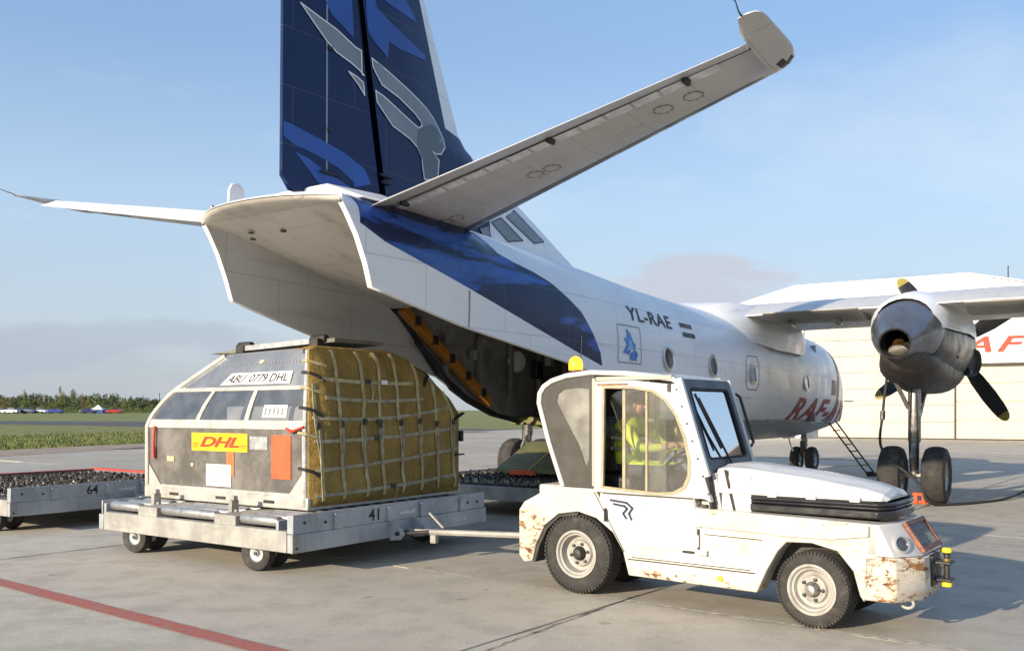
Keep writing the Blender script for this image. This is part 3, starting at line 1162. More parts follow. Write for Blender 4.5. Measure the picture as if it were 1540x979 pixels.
def build_plane():
    root = thing('cargo_plane', 'white and navy twin propeller cargo aircraft seen from its open tail', 'aircraft', PL_LOC, R(90 - PL_YAW), None, PITCH)
    zb_pts = [(-19.2, 3.56), (-19.12, 3.45), (-19.0, 3.26), (-18.88, 3.0), (-18.8, 2.77), (-17.45, 2.49), (-16, 2.28), (-15.2, 2.17), (-14.7, 2.08), (-14.06, 1.78), (-13.3, 1.5), (-12.5, 1.37)]
    zt_pts = [(-19.2, 3.70), (-18.9, 3.80), (-18.2, 3.88), (-17, 3.88), (-16, 3.85), (-14, 3.76), (-12.3, 3.67), (-11, 3.63), (-3, 3.60), (-1.5, 3.52), (-.5, 3.32), (.5, 2.95), (1.5, 2.5), (2.4, 2.15), (2.8, 1.95)]
    w_pts = [(-19.2, 1.06), (-18.6, 1.12), (-17.5, 1.22), (-16, 1.33), (-14, 1.42), (-12.5, 1.45), (-3, 1.45), (-1.8, 1.38), (-.6, 1.17), (.4, .93), (1.4, .62), (2.3, .28), (2.8, .05)]
    zc_pts = [(-19.2, 3.60), (-18.9, 3.3), (-18.6, 3.05), (-17.5, 2.85), (-16, 2.65), (-14, 2.45), (-12.5, 2.35), (-2, 2.33), (0, 2.1), (1.5, 1.9), (2.8, 1.8)]
    cr_pts = [(-12.5, 1.37), (-1.5, 1.37), (0, 1.42), (1.2, 1.5), (2.2, 1.62), (2.8, 1.75)]
    bel_pts = [(-12.5, 1.22), (-12.0, 1.1), (-10, .98), (-2.5, .98), (-1, 1.06), (.5, 1.22), (1.6, 1.4), (2.3, 1.58), (2.8, 1.75)]
    NEXP = 2.4

    def W(x):
        return smooth_interp(x, w_pts)

    def ZT(x):
        return smooth_interp(x, zt_pts)

    def ZC(x):
        return smooth_interp(x, zc_pts)

    def ZB(x):
        return interp(x, zb_pts) if x < -12.5 else smooth_interp(x, cr_pts)

    def half(x, z):
        """half width of the outer skin"""
        w, zt, zc, zb = W(x), ZT(x), ZC(x), ZB(x)
        if z >= zc:
            u = min(1, (z - zc) / max(1e-4, zt - zc))
            ne = NEXP + (0.6 if x < -17 else 0)
            return w * max(0, 1 - u ** ne) ** (1 / ne)
        fwd = w * max(0.0, 1 - ((zc - z) / 1.30) ** NEXP) ** (1 / NEXP)
        aft = w * (1 - .05 * min(1, (zc - z) / .9) ** 2)
        k = min(1, max(0, (-x - 12.5) / 1.6))
        return fwd * (1 - k) + aft * k

    def ring(x, n=44):
        zb, zc, zt = ZB(x), ZC(x), ZT(x)
        side = []
        for i in range(22):
            z = zb + (zc - zb) * i / 22
            side.append((half(x, z), z))
        ne = NEXP + (0.6 if x < -17 else 0)
        for i in range(29):
            a = PI / 2 * i / 28
            ca, sa = max(0, math.cos(a)), math.sin(a)
            side.append((W(x) * ca ** (2 / ne), zc + (zt - zc) * sa ** (2 / ne)))
        pts = [(x, -y, z) for y, z in side]
        pts += [(x, y, z) for y, z in reversed(side[:-1])]
        return pts
    xs = [-19.2, -19.12, -19.0, -18.88, -18.8] + [-18.6 + .3 * i for i in range(21)] + [-12.5, -12.2] + [-12 + .75 * i for i in range(12)] + [-2.9 + .3 * i for i in range(19)] + [2.65, 2.8]
    xs = sorted(set(round(x, 3) for x in xs))
    b = MB()
    b.loft([ring(x) for x in xs], wrap=False)
    b.build('fuselage', M['skin_fus'], root, angle=60)
    # belly below the chine
    b = MB()
    rings = []
    for x in [q for q in xs if q >= -12.5]:
        hw, zc_, zl = half(x, ZB(x)), ZB(x), smooth_interp(x, bel_pts)
        rings.append([(x, -hw + 2 * hw * k / 16, zl + (zc_ - zl) * abs(-1 + k / 8) ** 2.2) for k in range(17)])
    b.loft(rings, wrap=False)
    b.build('belly', M['skin_fus'], root, angle=60)

    # --- underside of the beavertail, strakes, cargo opening
    def CEIL(x):
        return interp(x, [(-19.2, 3.56), (-18.8, 3.50), (-17.5, 3.30), (-15.85, 2.99), (-15.4, 3.05), (-14.5, 3.12), (-3, 3.12)])

    def SEAL(x):
        if x < -15.8:
            return CEIL(x)
        return max(ZB(x), interp(x, [(-15.8, 2.99), (-15.35, 2.69), (-14.73, 2.14), (-14.06, 1.79), (-13.33, 1.50), (-12.5, 1.37)]))
    axs = [x for x in xs if x <= -12.4]
    b = MB()
    rings = []
    for x in [q for q in axs if q < -15.7] + [-15.8]:
        z = CEIL(x)
        hw = half(x, z) - .05
        sag = .21 * math.sin(PI * min(1, max(0, (-x - 15.8) / 3.4)))
        rings.append([(x, -hw + 2 * hw * k / 14, z - sag * (1 - abs(-1 + k / 7) ** 2)) for k in range(15)])
    b.loft(rings, wrap=False)
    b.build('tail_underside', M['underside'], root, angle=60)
    # rounded, bowed lip that closes the tail end
    def bow(y, k):
        return -19.2 - .34 * k * (1 - (min(abs(y), 1.06) / 1.06) ** 2.2)
    rt = ring(-19.2)
    xl_ = [(0, 0), (.35, .1), (.7, .32), (.9, .6), (1.0, .92)]
    b = MB()
    b.loft([[(bow(p[1], k) - .02 * k, p[1] * (1 - .02 * d), p[2] + (3.615 - p[2]) * d) for p in rt] for k, d in xl_], wrap=False)
    b.build('tail_lip', M['skin'], root, angle=70)
    b = MB()
    hw = half(-19.2, CEIL(-19.2)) - .005
    ys_ = [-hw + 2 * hw * k / 24 for k in range(25)]
    b.loft([[(bow(y, k) - .02 * k, y * (1 - .012 * k), 3.56 + (3.612 - 3.56) * d) for y in ys_] for k, d in ((0, 0), (.5, .1), (.8, .35), (.95, .7), (1.0, 1.0))], wrap=False)
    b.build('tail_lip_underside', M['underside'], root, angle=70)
    for sgn in (1, -1):
        b = MB()
        bi = MB()
        be = MB()
        r1, r2, e1 = [], [], []
        for x in axs:
            zb, sl, ce = ZB(x), SEAL(x), CEIL(x)
            r1.append([(x, sgn * (half(x, zb + (sl - zb) * k / 6) - .065), zb + (sl - zb) * k / 6) for k in range(7)])
            e1.append([(x, sgn * half(x, zb), zb), (x, sgn * (half(x, zb) - .03), zb - .012), (x, sgn * (half(x, zb) - .065), zb)])
        b.loft(r1, wrap=False)
        b.build('strake_inner_skin', M['strake_in'], root, angle=60)
        be.loft(e1, wrap=False)
        be.build('strake_edge', M['skin'], root, angle=60)
        for x in [q for q in xs if -15.8 <= q <= -3.6]:
            sl, ce = SEAL(x) if x < -12.5 else ZB(x), CEIL(x)
            r2.append([(x, sgn * (min(half(x, sl + (ce - sl) * k / 6), 1.42) - .07), sl + (ce - sl) * k / 6) for k in range(7)])
        bi.loft(r2, wrap=False)
        bi.build('cargo_bay_wall', M['bay'], root, angle=60)
        # rubber seal and gold beam along the opening
        sp = [(x, sgn * (half(x, SEAL(x)) - .10), SEAL(x) - .01) for x in (-15.8, -15.35, -15.0, -14.73, -14.4, -14.06, -13.7, -13.33, -12.9, -12.5, -12.1)]
        b = MB()
        b.tube(sp, [.03, .035, .045, .05, .05, .05, .045, .04, .04, .035, .03], 8)
        b.build('seal', M['seal'], root)
        b = MB()
        b.bar((-15.75, sgn * 1.13, 3.0), (-13.6, sgn * 1.13, 1.70), .14, .13)
        bo = b.build('opening_beam', M['beam'], root, bevel=.012)
        for k in range(5):
            q = Vector((-15.75, sgn * 1.06, 3.0)).lerp(Vector((-13.6, sgn * 1.06, 1.70)), .12 + .19 * k)
            b = MB()
            b.box(q, (.09, .06, .13))
            b.build('bracket', M['darkmetal'], bo)
        # hydraulic hose bundle beside the seal
        b = MB()
        b.tube([(x, y * sgn, z) for x, y, z in ((-15.4, 1.16, 2.55), (-15.0, 1.13, 2.28), (-14.6, 1.14, 1.90), (-14.2, 1.13, 1.72), (-13.6, 1.1, 1.52), (-13.0, .95, 1.40))], .035, 8)
        b.build('hose', M['seal'], root)
    # frames on the cargo bay wall
    for i in range(8):
        x = -14.6 + i * .9
        for sgn in (1, -1):
            b = MB()
            z0 = max(1.78, SEAL(x) + .05)
            b.bb(x - .03, x + .03, sgn * 1.24 - .04, sgn * 1.24 + .04, z0, 2.75)
            b.build('frame', M['bay'], root)
    b = MB()
    b.loft([[(-15.5, -1.05, 3.06), (-15.5, 1.05, 3.06)], [(-14.5, -1.05, 3.12), (-14.5, 1.05, 3.12)], [(-3.6, -1.05, 3.12), (-3.6, 1.05, 3.12)]], wrap=False)
    b.build('cargo_bay_ceiling', M['bay'], root)
    b = MB()
    b.bb(-12.68, -3.6, -1.16, 1.16, 1.38, 1.45)
    b.build('cargo_floor', M['bay_floor'], root)
    b = MB()
    b.bb(-3.7, -3.6, -1.3, 1.3, 1.4, 3.2)
    b.build('cargo_bay_bulkhead', M['bay'], root)
    b = MB()
    b.bb(-12.86, -12.70, -1.2, 1.2, 1.34, 1.48)
    sill = b.build('cargo_sill', M['olive'], root, bevel=.02)
    for k in range(3):
        b = MB()
        b.bb(-12.9, -12.87, .10 - k * .16, .22 - k * .16, 1.47, 1.55)
        b.build('catch', M['white_decal'], sill)
    b = MB()
    b.bb(-12.6, -12.3, -.6, .9, 1.46, 1.56)
    b.build('red_rail', pm('dull red paint', (.16, .02, .02), .5), root)
    b = MB()
    b.lathe([(.0, -.02), (.17, -.02), (.19, .0), (.17, .03), (0, .04)], (-12.66, 1.22, 2.42), (-.35, -1, 0), 24)
    b.build('round_lamp', pm('lamp cover', (.7, .7, .66), .4), root)
    for k, (x, z, d) in enumerate(((-13.6, 2.75, .2), (-12.0, 2.3, .22), (-11.6, 2.5, .16), (-13.9, 2.45, .12), (-11.2, 1.9, .3))):
        b = MB()
        b.bb(x - d / 2, x + d / 2, 1.16, 1.28, z - d * .7, z + d * .7)
        b.build('wall_box', [M['bay'], M['darkmetal'], M['strake_in']][k % 3], root, bevel=.02)
    # cargo ramp hanging under the floor
    b = MB()
    b.prism([(-13.0, .55), (-12.98, .61), (-12.0, 1.03), (-9.0, 1.06), (-9.0, .98), (-12.0, .95)], -1.38, 1.42)
    rp = b.build('cargo_ramp', M['olive'], root, bevel=.012)
    for y in (.75, -.75):
        b = MB()
        b.add([(-12.985, y - .02, .616), (-12.985, y + .02, .616), (-12.01, y + .02, 1.034), (-12.01, y - .02, 1.034)], [(0, 1, 2, 3)])
        b.build('guide_line', pm('dull yellow line', (.45, .38, .06), .6), rp)
    b = MB()
    b.bb(-13.06, -12.99, .62, 1.1, .52, .60)
    b.build('ramp_tip', M['orange'], rp, bevel=.01)
    # hatches and fittings on the tail underside
    b = MB()
    for (x, y) in ((-18.95, .55), (-18.9, .1), (-18.75, .75), (-18.6, .35)):
        b.lathe([(.0, -.012), (.03, -.012), (.035, 0)], (x, y, CEIL(x) - .02 - .05 * (1 - (y / 1) ** 2)), (0, 0, 1), 10)
    b.build('drain_fitting', M['darkmetal'], root)
    b = MB()
    for k in range(5):
        b.bb(-17.2 + .09 * k, -17.15 + .09 * k, -.25, -.2, 3.10, 3.16)
    b.build('vent_row', M['darkmetal'], root)
    b = MB()
    b.lathe([(0, -.03), (.018, -.025), (.026, 0), (.018, .03), (0, .035)], (-19.44, .58, 3.65), (1, 0, 0), 12)
    b.build('tail_light', M['steel'], root)
    # rounded blade aerial on the tail
    b = MB()
    b.prism([(-19.31, 3.66), (-19.30, 3.86), (-19.26, 3.93), (-19.17, 3.95), (-19.10, 3.90), (-19.07, 3.66)], .485, .515)
    b.build('blade_aerial', M['skin'], root, bevel=.012)
    # seam lines on the white strake panel
    for x in (-17.35, -15.05):
        b = MB()
        z0, z1 = ZB(x) + .01, ZB(x) + .42
        prev = None
        for k in range(7):
            z = z0 + (z1 - z0) * k / 6
            y = -(half(x, z) + .004)
            cur = ((x - .012, y, z), (x + .012, y, z))
            if prev:
                b.add([prev[0], prev[1], cur[1], cur[0]], [(0, 1, 2, 3)])
            prev = cur
        b.build('seam', pm('seam sealant', (.28, .28, .28), .6), root)

    fus_s = lambda x, z, e=.010: (x, -(half(x, z) + e), z)

    # portholes, framed
    for i, (x, z) in enumerate(((-12.42, 2.40), (-10.54, 2.37), (-8.51, 2.33), (-4.95, 2.28))):
        y = -half(x, z)
        nrm = Vector((0, -1, .12)).normalized()
        b = MB()
        b.lathe([(.150, .0), (.20, .0), (.205, .018), (.165, .024), (.150, .0)], (x, y - .004, z), nrm, 28, caps=False)
        b.build('porthole_frame', M['alu'], root)
        b = MB()
        b.lathe([(.0, .004), (.155, .006), (.156, -.01)], (x, y - .006, z), nrm, 28, caps=False)
        b.build('porthole', M['porthole'], root)
    # emergency door outline round the third porthole
    x0, x1, z0, z1 = -8.86, -8.16, 2.02, 2.66
    outline([(x0 + .1, z0), (x1 - .1, z0), (x1, z0 + .1), (x1, z1 - .1), (x1 - .1, z1), (x0 + .1, z1), (x0, z1 - .1), (x0, z0 + .1)], fus_s, .022, 'exit_outline', M['logo_dark'], root)
    # registration, flag, emblem
    def reg(u, v):
        return fus_s(-13.62 + u, 2.90 + v - .012 * u)
    text_part('YL-RAE', reg, 'registration', M['black_decal'], root, 1, .12, 1.1, .015, width=1.55, height=.21)
    for k, z in enumerate((2.99, 2.90, 2.83)):
        if k == 1:
            continue
        flat_poly([(-11.72, z - .035), (-11.22, z - .035), (-11.22, z + .04), (-11.72, z + .04)], fus_s, 'flag_stripe', M['black_decal'] if k else pm('dark red print', (.09, .015, .03), .5), root)
    outline([(-14.06, 2.26), (-13.36, 2.26), (-13.36, 2.80), (-14.06, 2.80)], fus_s, .014, 'emblem_border', M['logo_grey'], root)
    eb = pm('emblem blue', (.05, .22, .55), .4, 0, .3, 9)
    eb2 = pm('emblem light blue', (.25, .45, .70), .4, 0, .2, 9)
    flat_poly([(-13.92, 2.40), (-13.80, 2.52), (-13.88, 2.60), (-13.78, 2.64), (-13.80, 2.76), (-13.68, 2.68), (-13.62, 2.58), (-13.54, 2.54), (-13.56, 2.46), (-13.66, 2.48), (-13.74, 2.38)], fus_s, 'emblem', eb, root, .08)
    fus2 = lambda x, z: fus_s(x, z, .014)
    flat_poly([(-13.84, 2.44), (-13.74, 2.52), (-13.76, 2.62), (-13.66, 2.56), (-13.62, 2.48), (-13.72, 2.44)], fus2, 'emblem', eb2, root, .08)
    flat_poly([(-13.72, 2.30), (-13.52, 2.30), (-13.46, 2.40), (-13.56, 2.46), (-13.70, 2.40)], fus_s, 'emblem', eb, root, .08)
    # airline lettering near the nose
    def raf(u, v):
        return fus_s(-5.6 + u, 1.40 + v)
    text_part('RAF-AVIA', raf, 'airline_lettering', pm('dark red lettering', (.32, .03, .03), .5), root, 1, .3, 1.1, .03, width=6.6, height=.54, cell=.12)
    # black stripe round the front fuselage and dark panels
    for (xa, xb, mt) in ((-2.02, -1.80, M['black']),):
        b = MB()
        rg_ = []
        for x in (xa, (xa + xb) / 2, xb):
            rg_.append([(x, p[1] * 1.006, 2.3 + (p[2] - 2.3) * 1.006) for p in ring(x) if p[2] < 3.2])
        # only the starboard half is contiguous in the filtered ring
        for sg in (-1, 1):
            rr = [[p for p in r_ if p[1] * sg > 0] for r_ in rg_]
            m_ = min(len(r_) for r_ in rr)
            rr = [(r_[:m_] if sg < 0 else r_[-m_:]) for r_ in rr]
            b.loft(rr, wrap=False)
        b.build('nose_stripe', mt, root, angle=60)
    flat_poly([(-2.7, 2.05), (-2.2, 2.05), (-2.2, 2.42), (-2.7, 2.42)], fus_s, 'dark_panel', M['navy_decal'], root)
    b = MB()
    b.ell((-7.2, -.55, .93), (.45, .26, .24))
    b.build('belly_blister', M['darkmetal'], root)
    b = MB()
    b.tube([(-2.6, -.35, 1.02), (-2.55, -.4, .78), (-2.45, -.42, .66)], .02, 6)
    b.build('drain_mast', M['skin'], root)
    b = MB()
    b.tube([(-4.9, -.55, 3.5), (-4.8, -.55, 3.72), (-4.35, -.55, 3.74)], .018, 6)
    b.build('whip_aerial', M['black'], root)
    b = MB()
    b.tube([(.1, -1.05, 1.95), (.5, -1.2, 1.95)], .015, 6)
    b.build('pitot_tube', M['darkmetal'], root)

    # --- fin and rudder
    le_pts = [(3.45, -11.9), (3.65, -12.33), (4.51, -14.44), (4.85, -15.35), (5.0, -15.72), (5.11, -15.92), (6.72, -16.69), (8.45, -17.5)]

    def XLE(z):
        return interp(z, le_pts)

    def XH(z):
        return -17.64 - .163 * (z - 4.2)

    def fin_half(x, z):
        d = max(0, XLE(z) - x)
        h_ = .17 * min(1, math.sqrt(d / .9))
        h_ = min(h_, .02 + .105 * (x + 19.05))
        return max(.004, h_) * (1 - .3 * (z - 3.5) / 5)
    zs = [3.45 + .1 * i for i in range(8)] + [4.2 + .14 * i for i in range(31)]
    b = MB()
    for sg in (-1, 1):
        rings = []
        for z in zs:
            x0, x1 = XLE(z), XH(z) + .05
            rings.append([(x0 + (x1 - x0) * (k / 18) ** 1.7, sg * fin_half(x0 + (x1 - x0) * (k / 18) ** 1.7, z) * (1 if k else 0), z) for k in range(19)])
        b.loft(rings, wrap=False)
    b.build('fin', M['skin_fin'], root, angle=50)
    rud = MB()
    zr = [3.87, 4.0] + [4.1 + .22 * i for i in range(20)]
    rings = []
    for z in zr:
        xt = -19.03 + (.13 if z < 3.9 else 0)
        x0 = XH(z) - .05
        pts = [(x0 + (xt - x0) * k / 10, -fin_half(x0 + (xt - x0) * k / 10, z), z) for k in range(11)]
        rings.append(pts + [(p[0], -p[1], p[2]) for p in reversed(pts)])
    rud.loft(rings)
    ru = rud.build('rudder', M['skin_fin'], root, angle=50)
    b = MB()
    b.tube([(XH(z), 0, z) for z in (3.7, 6, 8.3)], .075, 10)
    b.build('rudder_gap_shade', pm('hinge gap shade', (.008, .009, .02), .6), root)  # near-black tube filling the hinge gap; the gap's shadow put into its colour
    fin_s = lambda x, z, e=.005: (x, -(fin_half(x, z) + e), z)
    b = MB()
    for z0, z1 in ((3.95, 8.2),):
        prev = None
        for k in range(20):
            z = z0 + (z1 - z0) * k / 19
            cur = (fin_s(-18.46, z), fin_s(-18.435, z))
            if prev:
                b.add([prev[0], prev[1], cur[1], cur[0]], [(0, 1, 2, 3)])
            prev = cur
    b.build('trim_tab_line', pm('pale seam', (.22, .26, .34), .5), ru)
    for (x, z, l) in ((-18.45, 4.14, .16), (-18.45, 5.52, .04), (-18.45, 4.62, .04), (-17.62, 4.28, .13), (-17.62, 4.20, .10)):
        b = MB()
        y = -fin_half(x, z)
        b.ell((x + .04, y - .02, z), (l, .03, .022), 10, 6)
        b.build('hinge_fairing', M['black'], ru)
    LOGO = [(-18.812, 5.884), (-18.608, 5.832), (-18.313, 5.761), (-18.038, 5.65), (-17.878, 5.629), (-17.526, 5.529), (-17.134, 5.415), (-16.803, 5.298), (-16.653, 5.217), (-16.544, 5.123), (-16.455, 5.008), (-16.446, 4.9), (-16.522, 4.798), (-16.631, 4.772), (-16.718, 4.806), (-16.653, 4.753), (-16.566, 4.705), (-16.60, 4.45), (-16.86, 4.40), (-16.896, 4.561), (-16.908, 4.652), (-16.991, 4.765), (-17.134, 4.835), (-17.294, 4.873), (-17.45, 4.909), (-17.602, 5.021), (-17.769, 5.113), (-17.896, 5.138), (-18.003, 5.243), (-18.142, 5.346), (-18.02, 5.323), (-17.896, 5.275), (-17.787, 5.258), (-17.602, 5.212), (-17.372, 5.137), (-17.094, 5.044), (-16.97, 5.01), (-16.908, 5.054), (-16.929, 5.102), (-17.053, 5.174), (-17.333, 5.278), (-17.639, 5.341), (-17.824, 5.372), (-17.914, 5.369), (-17.985, 5.409), (-18.108, 5.455), (-18.313, 5.509), (-18.445, 5.583), (-18.639, 5.739)]

    def split_x(poly, keep):
        """clip a polygon to one side of the rudder hinge"""
        out = []
        n = len(poly)
        f = lambda p: keep * (p[0] - (XH(p[1]) + keep * .075))
        for i in range(n):
            a, c = poly[i], poly[(i + 1) % n]
            fa, fc = f(a), f(c)
            if fa >= 0:
                out.append(a)
            if (fa >= 0) != (fc >= 0):
                t = fa / (fa - fc)
                out.append((a[0] + (c[0] - a[0]) * t, a[1] + (c[1] - a[1]) * t))
        return out
    # the mark is painted in two halves, on the rudder and on the fin
    i_a = 4
    rud_main = [LOGO[0], LOGO[1], LOGO[2], LOGO[3], (-17.955, 5.640), (-17.945, 5.372)] + LOGO[-6:]
    rud_small = [(-18.142, 5.346), (-18.02, 5.323), (-17.925, 5.285), (-17.905, 5.145), (-18.003, 5.243)]
    fin_part = LOGO[4:26] + LOGO[31:42]
    fin_part = [p for p in fin_part if p[0] > XH(p[1]) + .07 or True]
    fin_part = split_x(fin_part, 1)
    fin_e = lambda x, z: fin_s(x, z, .008)
    fin_o = lambda x, z: fin_s(x, z, .011)
    for poly, par in ((rud_main, ru), (rud_small, ru), (fin_part, root)):
        flat_poly(poly, fin_e, 'fin_mark', M['logo_grey'], par, .15)
        outline(poly, fin_o, .016, 'fin_mark_outline', M['white_decal'], par)
    flat_poly([(-16.97, 5.0), (-16.75, 5.12), (-16.6, 5.12), (-16.52, 5.03), (-16.47, 4.9), (-16.55, 4.80), (-16.62, 4.78), (-16.72, 4.80), (-16.60, 4.72), (-16.62, 4.47), (-16.85, 4.42), (-16.88, 4.60), (-17.0, 4.78)], fin_o, 'fin_mark', M['logo_dark'], root, .15)
    A = [(-19.02, 4.57), (-18.919, 4.559), (-18.511, 4.484), (-18.177, 4.412), (-17.896, 4.293), (-17.80, 4.142), (-18.055, 4.06), (-18.055, 4.109), (-18.279, 4.23), (-18.575, 4.303), (-18.889, 4.354), (-19.02, 4.41)]
    B = [(-18.873, 4.277), (-18.703, 4.249), (-18.445, 4.144), (-18.108, 4.049), (-18.245, 3.972), (-18.511, 3.964), (-18.703, 4.133)]
    Cc = [(-18.72, 6.35), (-18.3, 6.55), (-18.09, 6.159), (-18.06, 5.754), (-18.379, 5.905)]
    D = [(-17.89, 6.6), (-17.87, 5.909), (-17.75, 5.81), (-17.526, 5.682), (-17.507, 5.894), (-17.294, 5.863), (-16.782, 5.913), (-16.782, 5.981), (-17.134, 6.048), (-17.526, 6.143), (-17.714, 6.226), (-17.769, 6.13), (-17.787, 6.6)]
    Ee = [(-17.7, 6.7), (-17.583, 6.352), (-17.372, 6.329), (-16.95, 6.326), (-17.012, 6.41), (-17.294, 6.6)]
    for poly in (A, B, Cc):
        flat_poly(poly, fin_s, 'brush_stroke', M['blue_stroke'], ru, .15)
    for poly in (D, Ee):
        flat_poly(split_x(poly, 1), fin_s, 'brush_stroke', M['blue_stroke'], root, .15)
    for poly in ([(-15.048, 4.273), (-14.804, 4.414), (-13.995, 4.097), (-14.314, 4.019)], [(-15.412, 4.133), (-15.179, 4.237), (-14.621, 4.008), (-15.005, 3.933)], [(-15.699, 3.999), (-15.475, 4.074), (-15.391, 3.78), (-15.516, 3.82)]):
        flat_poly(poly, fin_e, 'dorsal_stripe', M['logo_grey'], root, .15)
        outline(poly, fin_o, .016, 'dorsal_stripe_outline', M['navy_decal'], root)

    # --- tailplane
    def yt(c, t):
        return 5 * t * (.2969 * math.sqrt(max(c, 0)) - .126 * c - .3516 * c**2 + .2843 * c**3 - .1036 * c**4)
    cs = [0, .006, .02, .05, .09, .15, .24, .34, .46, .58, .68, .76]
    for sg in (-1, 1):
        def stn(y):
            u = (y - .5) / (4.93 - .5)
            return (-16.64 + (-18.01 + 16.64) * u, -18.68 + (-18.89 + 18.68) * u, 3.705 + .158 * (y - .5))
        ysn = [.2, .6, 1.2, 1.8, 2.4, 3.0, 3.6, 4.2, 4.7, 4.93]
        b = MB()
        rings = []
        for y in ysn:
            xl, xt, z = stn(y)
            ch = xl - xt
            hc = .775 - .06 * (y - .5) / 4.43
            up = [(xl - ch * c * hc / .76, sg * y, z + ch * yt(c * hc / .76, .115)) for c in cs]
            lo = [(xl - ch * c * hc / .76, sg * y, z - ch * yt(c * hc / .76, .115)) for c in cs]
            rings.append(list(reversed(up)) + lo[1:])
        n = len(rings[0])
        for i in range(len(rings) - 1):
            for k in range(n - 1):
                kk = k if k >= len(cs) - 1 else len(cs) - 2 - k
                isle = abs(k - (len(cs) - 1.5)) < 5.2 and 0 < i
                b.add([rings[i][k], rings[i][k + 1], rings[i + 1][k + 1], rings[i + 1][k]], [(0, 1, 2, 3)], 1 if isle else 0)
        b.add(rings[-1], [tuple(range(n))])
        st = b.build('stabilizer', [M['skin_tail'], M['boot']], root, angle=60)
        bm = bmesh.new()
        bm.from_mesh(st.data)
        bmesh.ops.remove_doubles(bm, verts=bm.verts, dist=1e-4)
        bm.to_mesh(st.data)
        bm.free()
        # elevator, hanging a little
        b = MB()
        rings = []
        for y in (.55, 1.2, 2.4, 3.6, 4.91):
            xl, xt, z = stn(y)
            ch = xl - xt
            hc = .79 - .06 * (y - .5) / 4.43
            xh = xl - ch * hc
            dr = R(21)
            pts = []
            for s_ in (1, -1):
                row = []
                for k in range(5):
                    c = hc + (1 - hc) * k / 4
                    dx = (xl - ch * c) - xh
                    dz = s_ * ch * yt(min(c, .995), .115)
                    row.append((xh + dx * math.cos(dr) + dz * math.sin(dr) * 0, sg * y, z + dz + dx * math.sin(dr)))
                pts += row if s_ == 1 else list(reversed(row))
            rings.append(pts)
        b.loft(rings)
        el = b.build('elevator', [M['skin_tail'], M['skin_top_sunlit']], root, angle=60)
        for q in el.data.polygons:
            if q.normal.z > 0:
                q.material_index = 1  # up-facing faces get the paler skin, painted brighter as if sunlit
        # pale sealed hinge gap
        b = MB()
        for i in range(14):
            y0, y1 = .75 + i * .28, .75 + i * .28 + .25
            q = []
            for y, off in ((y0, -.04), (y1, -.04), (y1, .07), (y0, .07)):
                xl, xt, z = stn(y)
                ch = xl - xt
                hc = .775 - .06 * (y - .5) / 4.43
                c = hc - .045 + off / ch * 1.0
                q.append((xl - ch * c, sg * y, z - ch * yt(min(c, hc), .115) - .008))
            b.add(q, [(0, 1, 2, 3)])
        b.build('hinge_seal', pm('pale hinge seal', (.74, .74, .75), .5, 0, .15, 8, dirt=(.3, .28, .26), ds=9), st)
        for y in (1.05, 2.95, 4.35) if True else ():
            xl, xt, z = stn(y)
            ch = xl - xt
            hc = .775 - .06 * (y - .5) / 4.43
            b = MB()
            b.box((xl - ch * hc, sg * y, z - ch * yt(hc, .115) - .02), (.12, .035, .05))
            b.build('hinge_bracket', M['darkmetal'], st)
        # inspection covers
        for y, c in ((1.0, .36), (1.14, .34), (2.42, .40), (2.62, .38), (3.98, .44), (4.28, .42)):
            xl, xt, z = stn(y)
            ch = xl - xt
            x = xl - ch * c
            zz = z - ch * yt(c, .115)
            nrm = Vector((0, sg * .158, -1)).normalized()
            b = MB()
            r0 = .085
            b.lathe([(r0 - .007, .0), (r0 - .007, .004), (r0 + .003, .004), (r0 + .003, .0)], (x, sg * y, zz), nrm, 24, caps=False)
            for k in range(8):
                a_ = k * PI / 4
                b.box((x + math.cos(a_) * r0, sg * (y + math.sin(a_) * r0), zz + .158 * math.sin(a_) * r0 - .003), (.018, .018, .008))
            b.build('inspection_cover', M['cover_ring'], st)
        # tip cap
        xl, xt, z = stn(4.93)
        b = MB()
        rings = []
        for y, fx, ax, th in ((4.93, 0, 0.02, 1.0), (5.0, -.03, .26, .9), (5.07, -.08, .28, .7), (5.13, -.17, .27, .45), (5.165, -.33, .22, .18), (5.175, -.42, .12, .04)):
            x0, x1 = xl + fx, xt - ax
            zz = z + .158 * (y - 4.93)
            ch = x0 - x1
            pts = [(x0 - ch * c, sg * y, zz + (xl - xt) * th * yt(c, .125) + .004) for c in (0, .01, .04, .1, .2, .4, .6, .8, .95, 1)]
            pts2 = [(x0 - ch * c, sg * y, zz - (xl - xt) * th * yt(c, .125) - .004) for c in (0, .01, .04, .1, .2, .4, .6, .8, .95, 1)]
            rings.append(pts + list(reversed(pts2)))
        b.loft(rings)
        tip = b.build('stabilizer_tip', M['skin_tail'], root, angle=60)
        tip.data.materials.append(M['black'])
        for q in tip.data.polygons:
            if q.center.x > xl - .24 and abs(q.center.y) > 5.0:
                q.material_index = 1
        b = MB()
        b.tube([(xt - .27, sg * 5.03, z + .02), (xt - .33, sg * 5.03, z + .03), (xt - .46, sg * 5.05, z + .06)], [.008, .006, .004], 5)
        b.ell((xt - .47, sg * 5.05, z + .062), (.018, .012, .012), 6, 4)
        b.build('discharge_wick', M['black'], tip)
    # fairing where the tailplane meets the fuselage
    b = MB()
    b.loft([[(-18.75, -.9, 3.72), (-18.75, .9, 3.72), (-18.75, .35, 3.93), (-18.75, -.35, 3.93)], [(-17.9, -.95, 3.72), (-17.9, .95, 3.72), (-17.9, .4, 3.97), (-17.9, -.4, 3.97)], [(-16.5, -.8, 3.7), (-16.5, .8, 3.7), (-16.5, .3, 3.92), (-16.5, -.3, 3.92)]])
    b.build('tail_fairing', M['skin'], root, bevel=.05, angle=60)

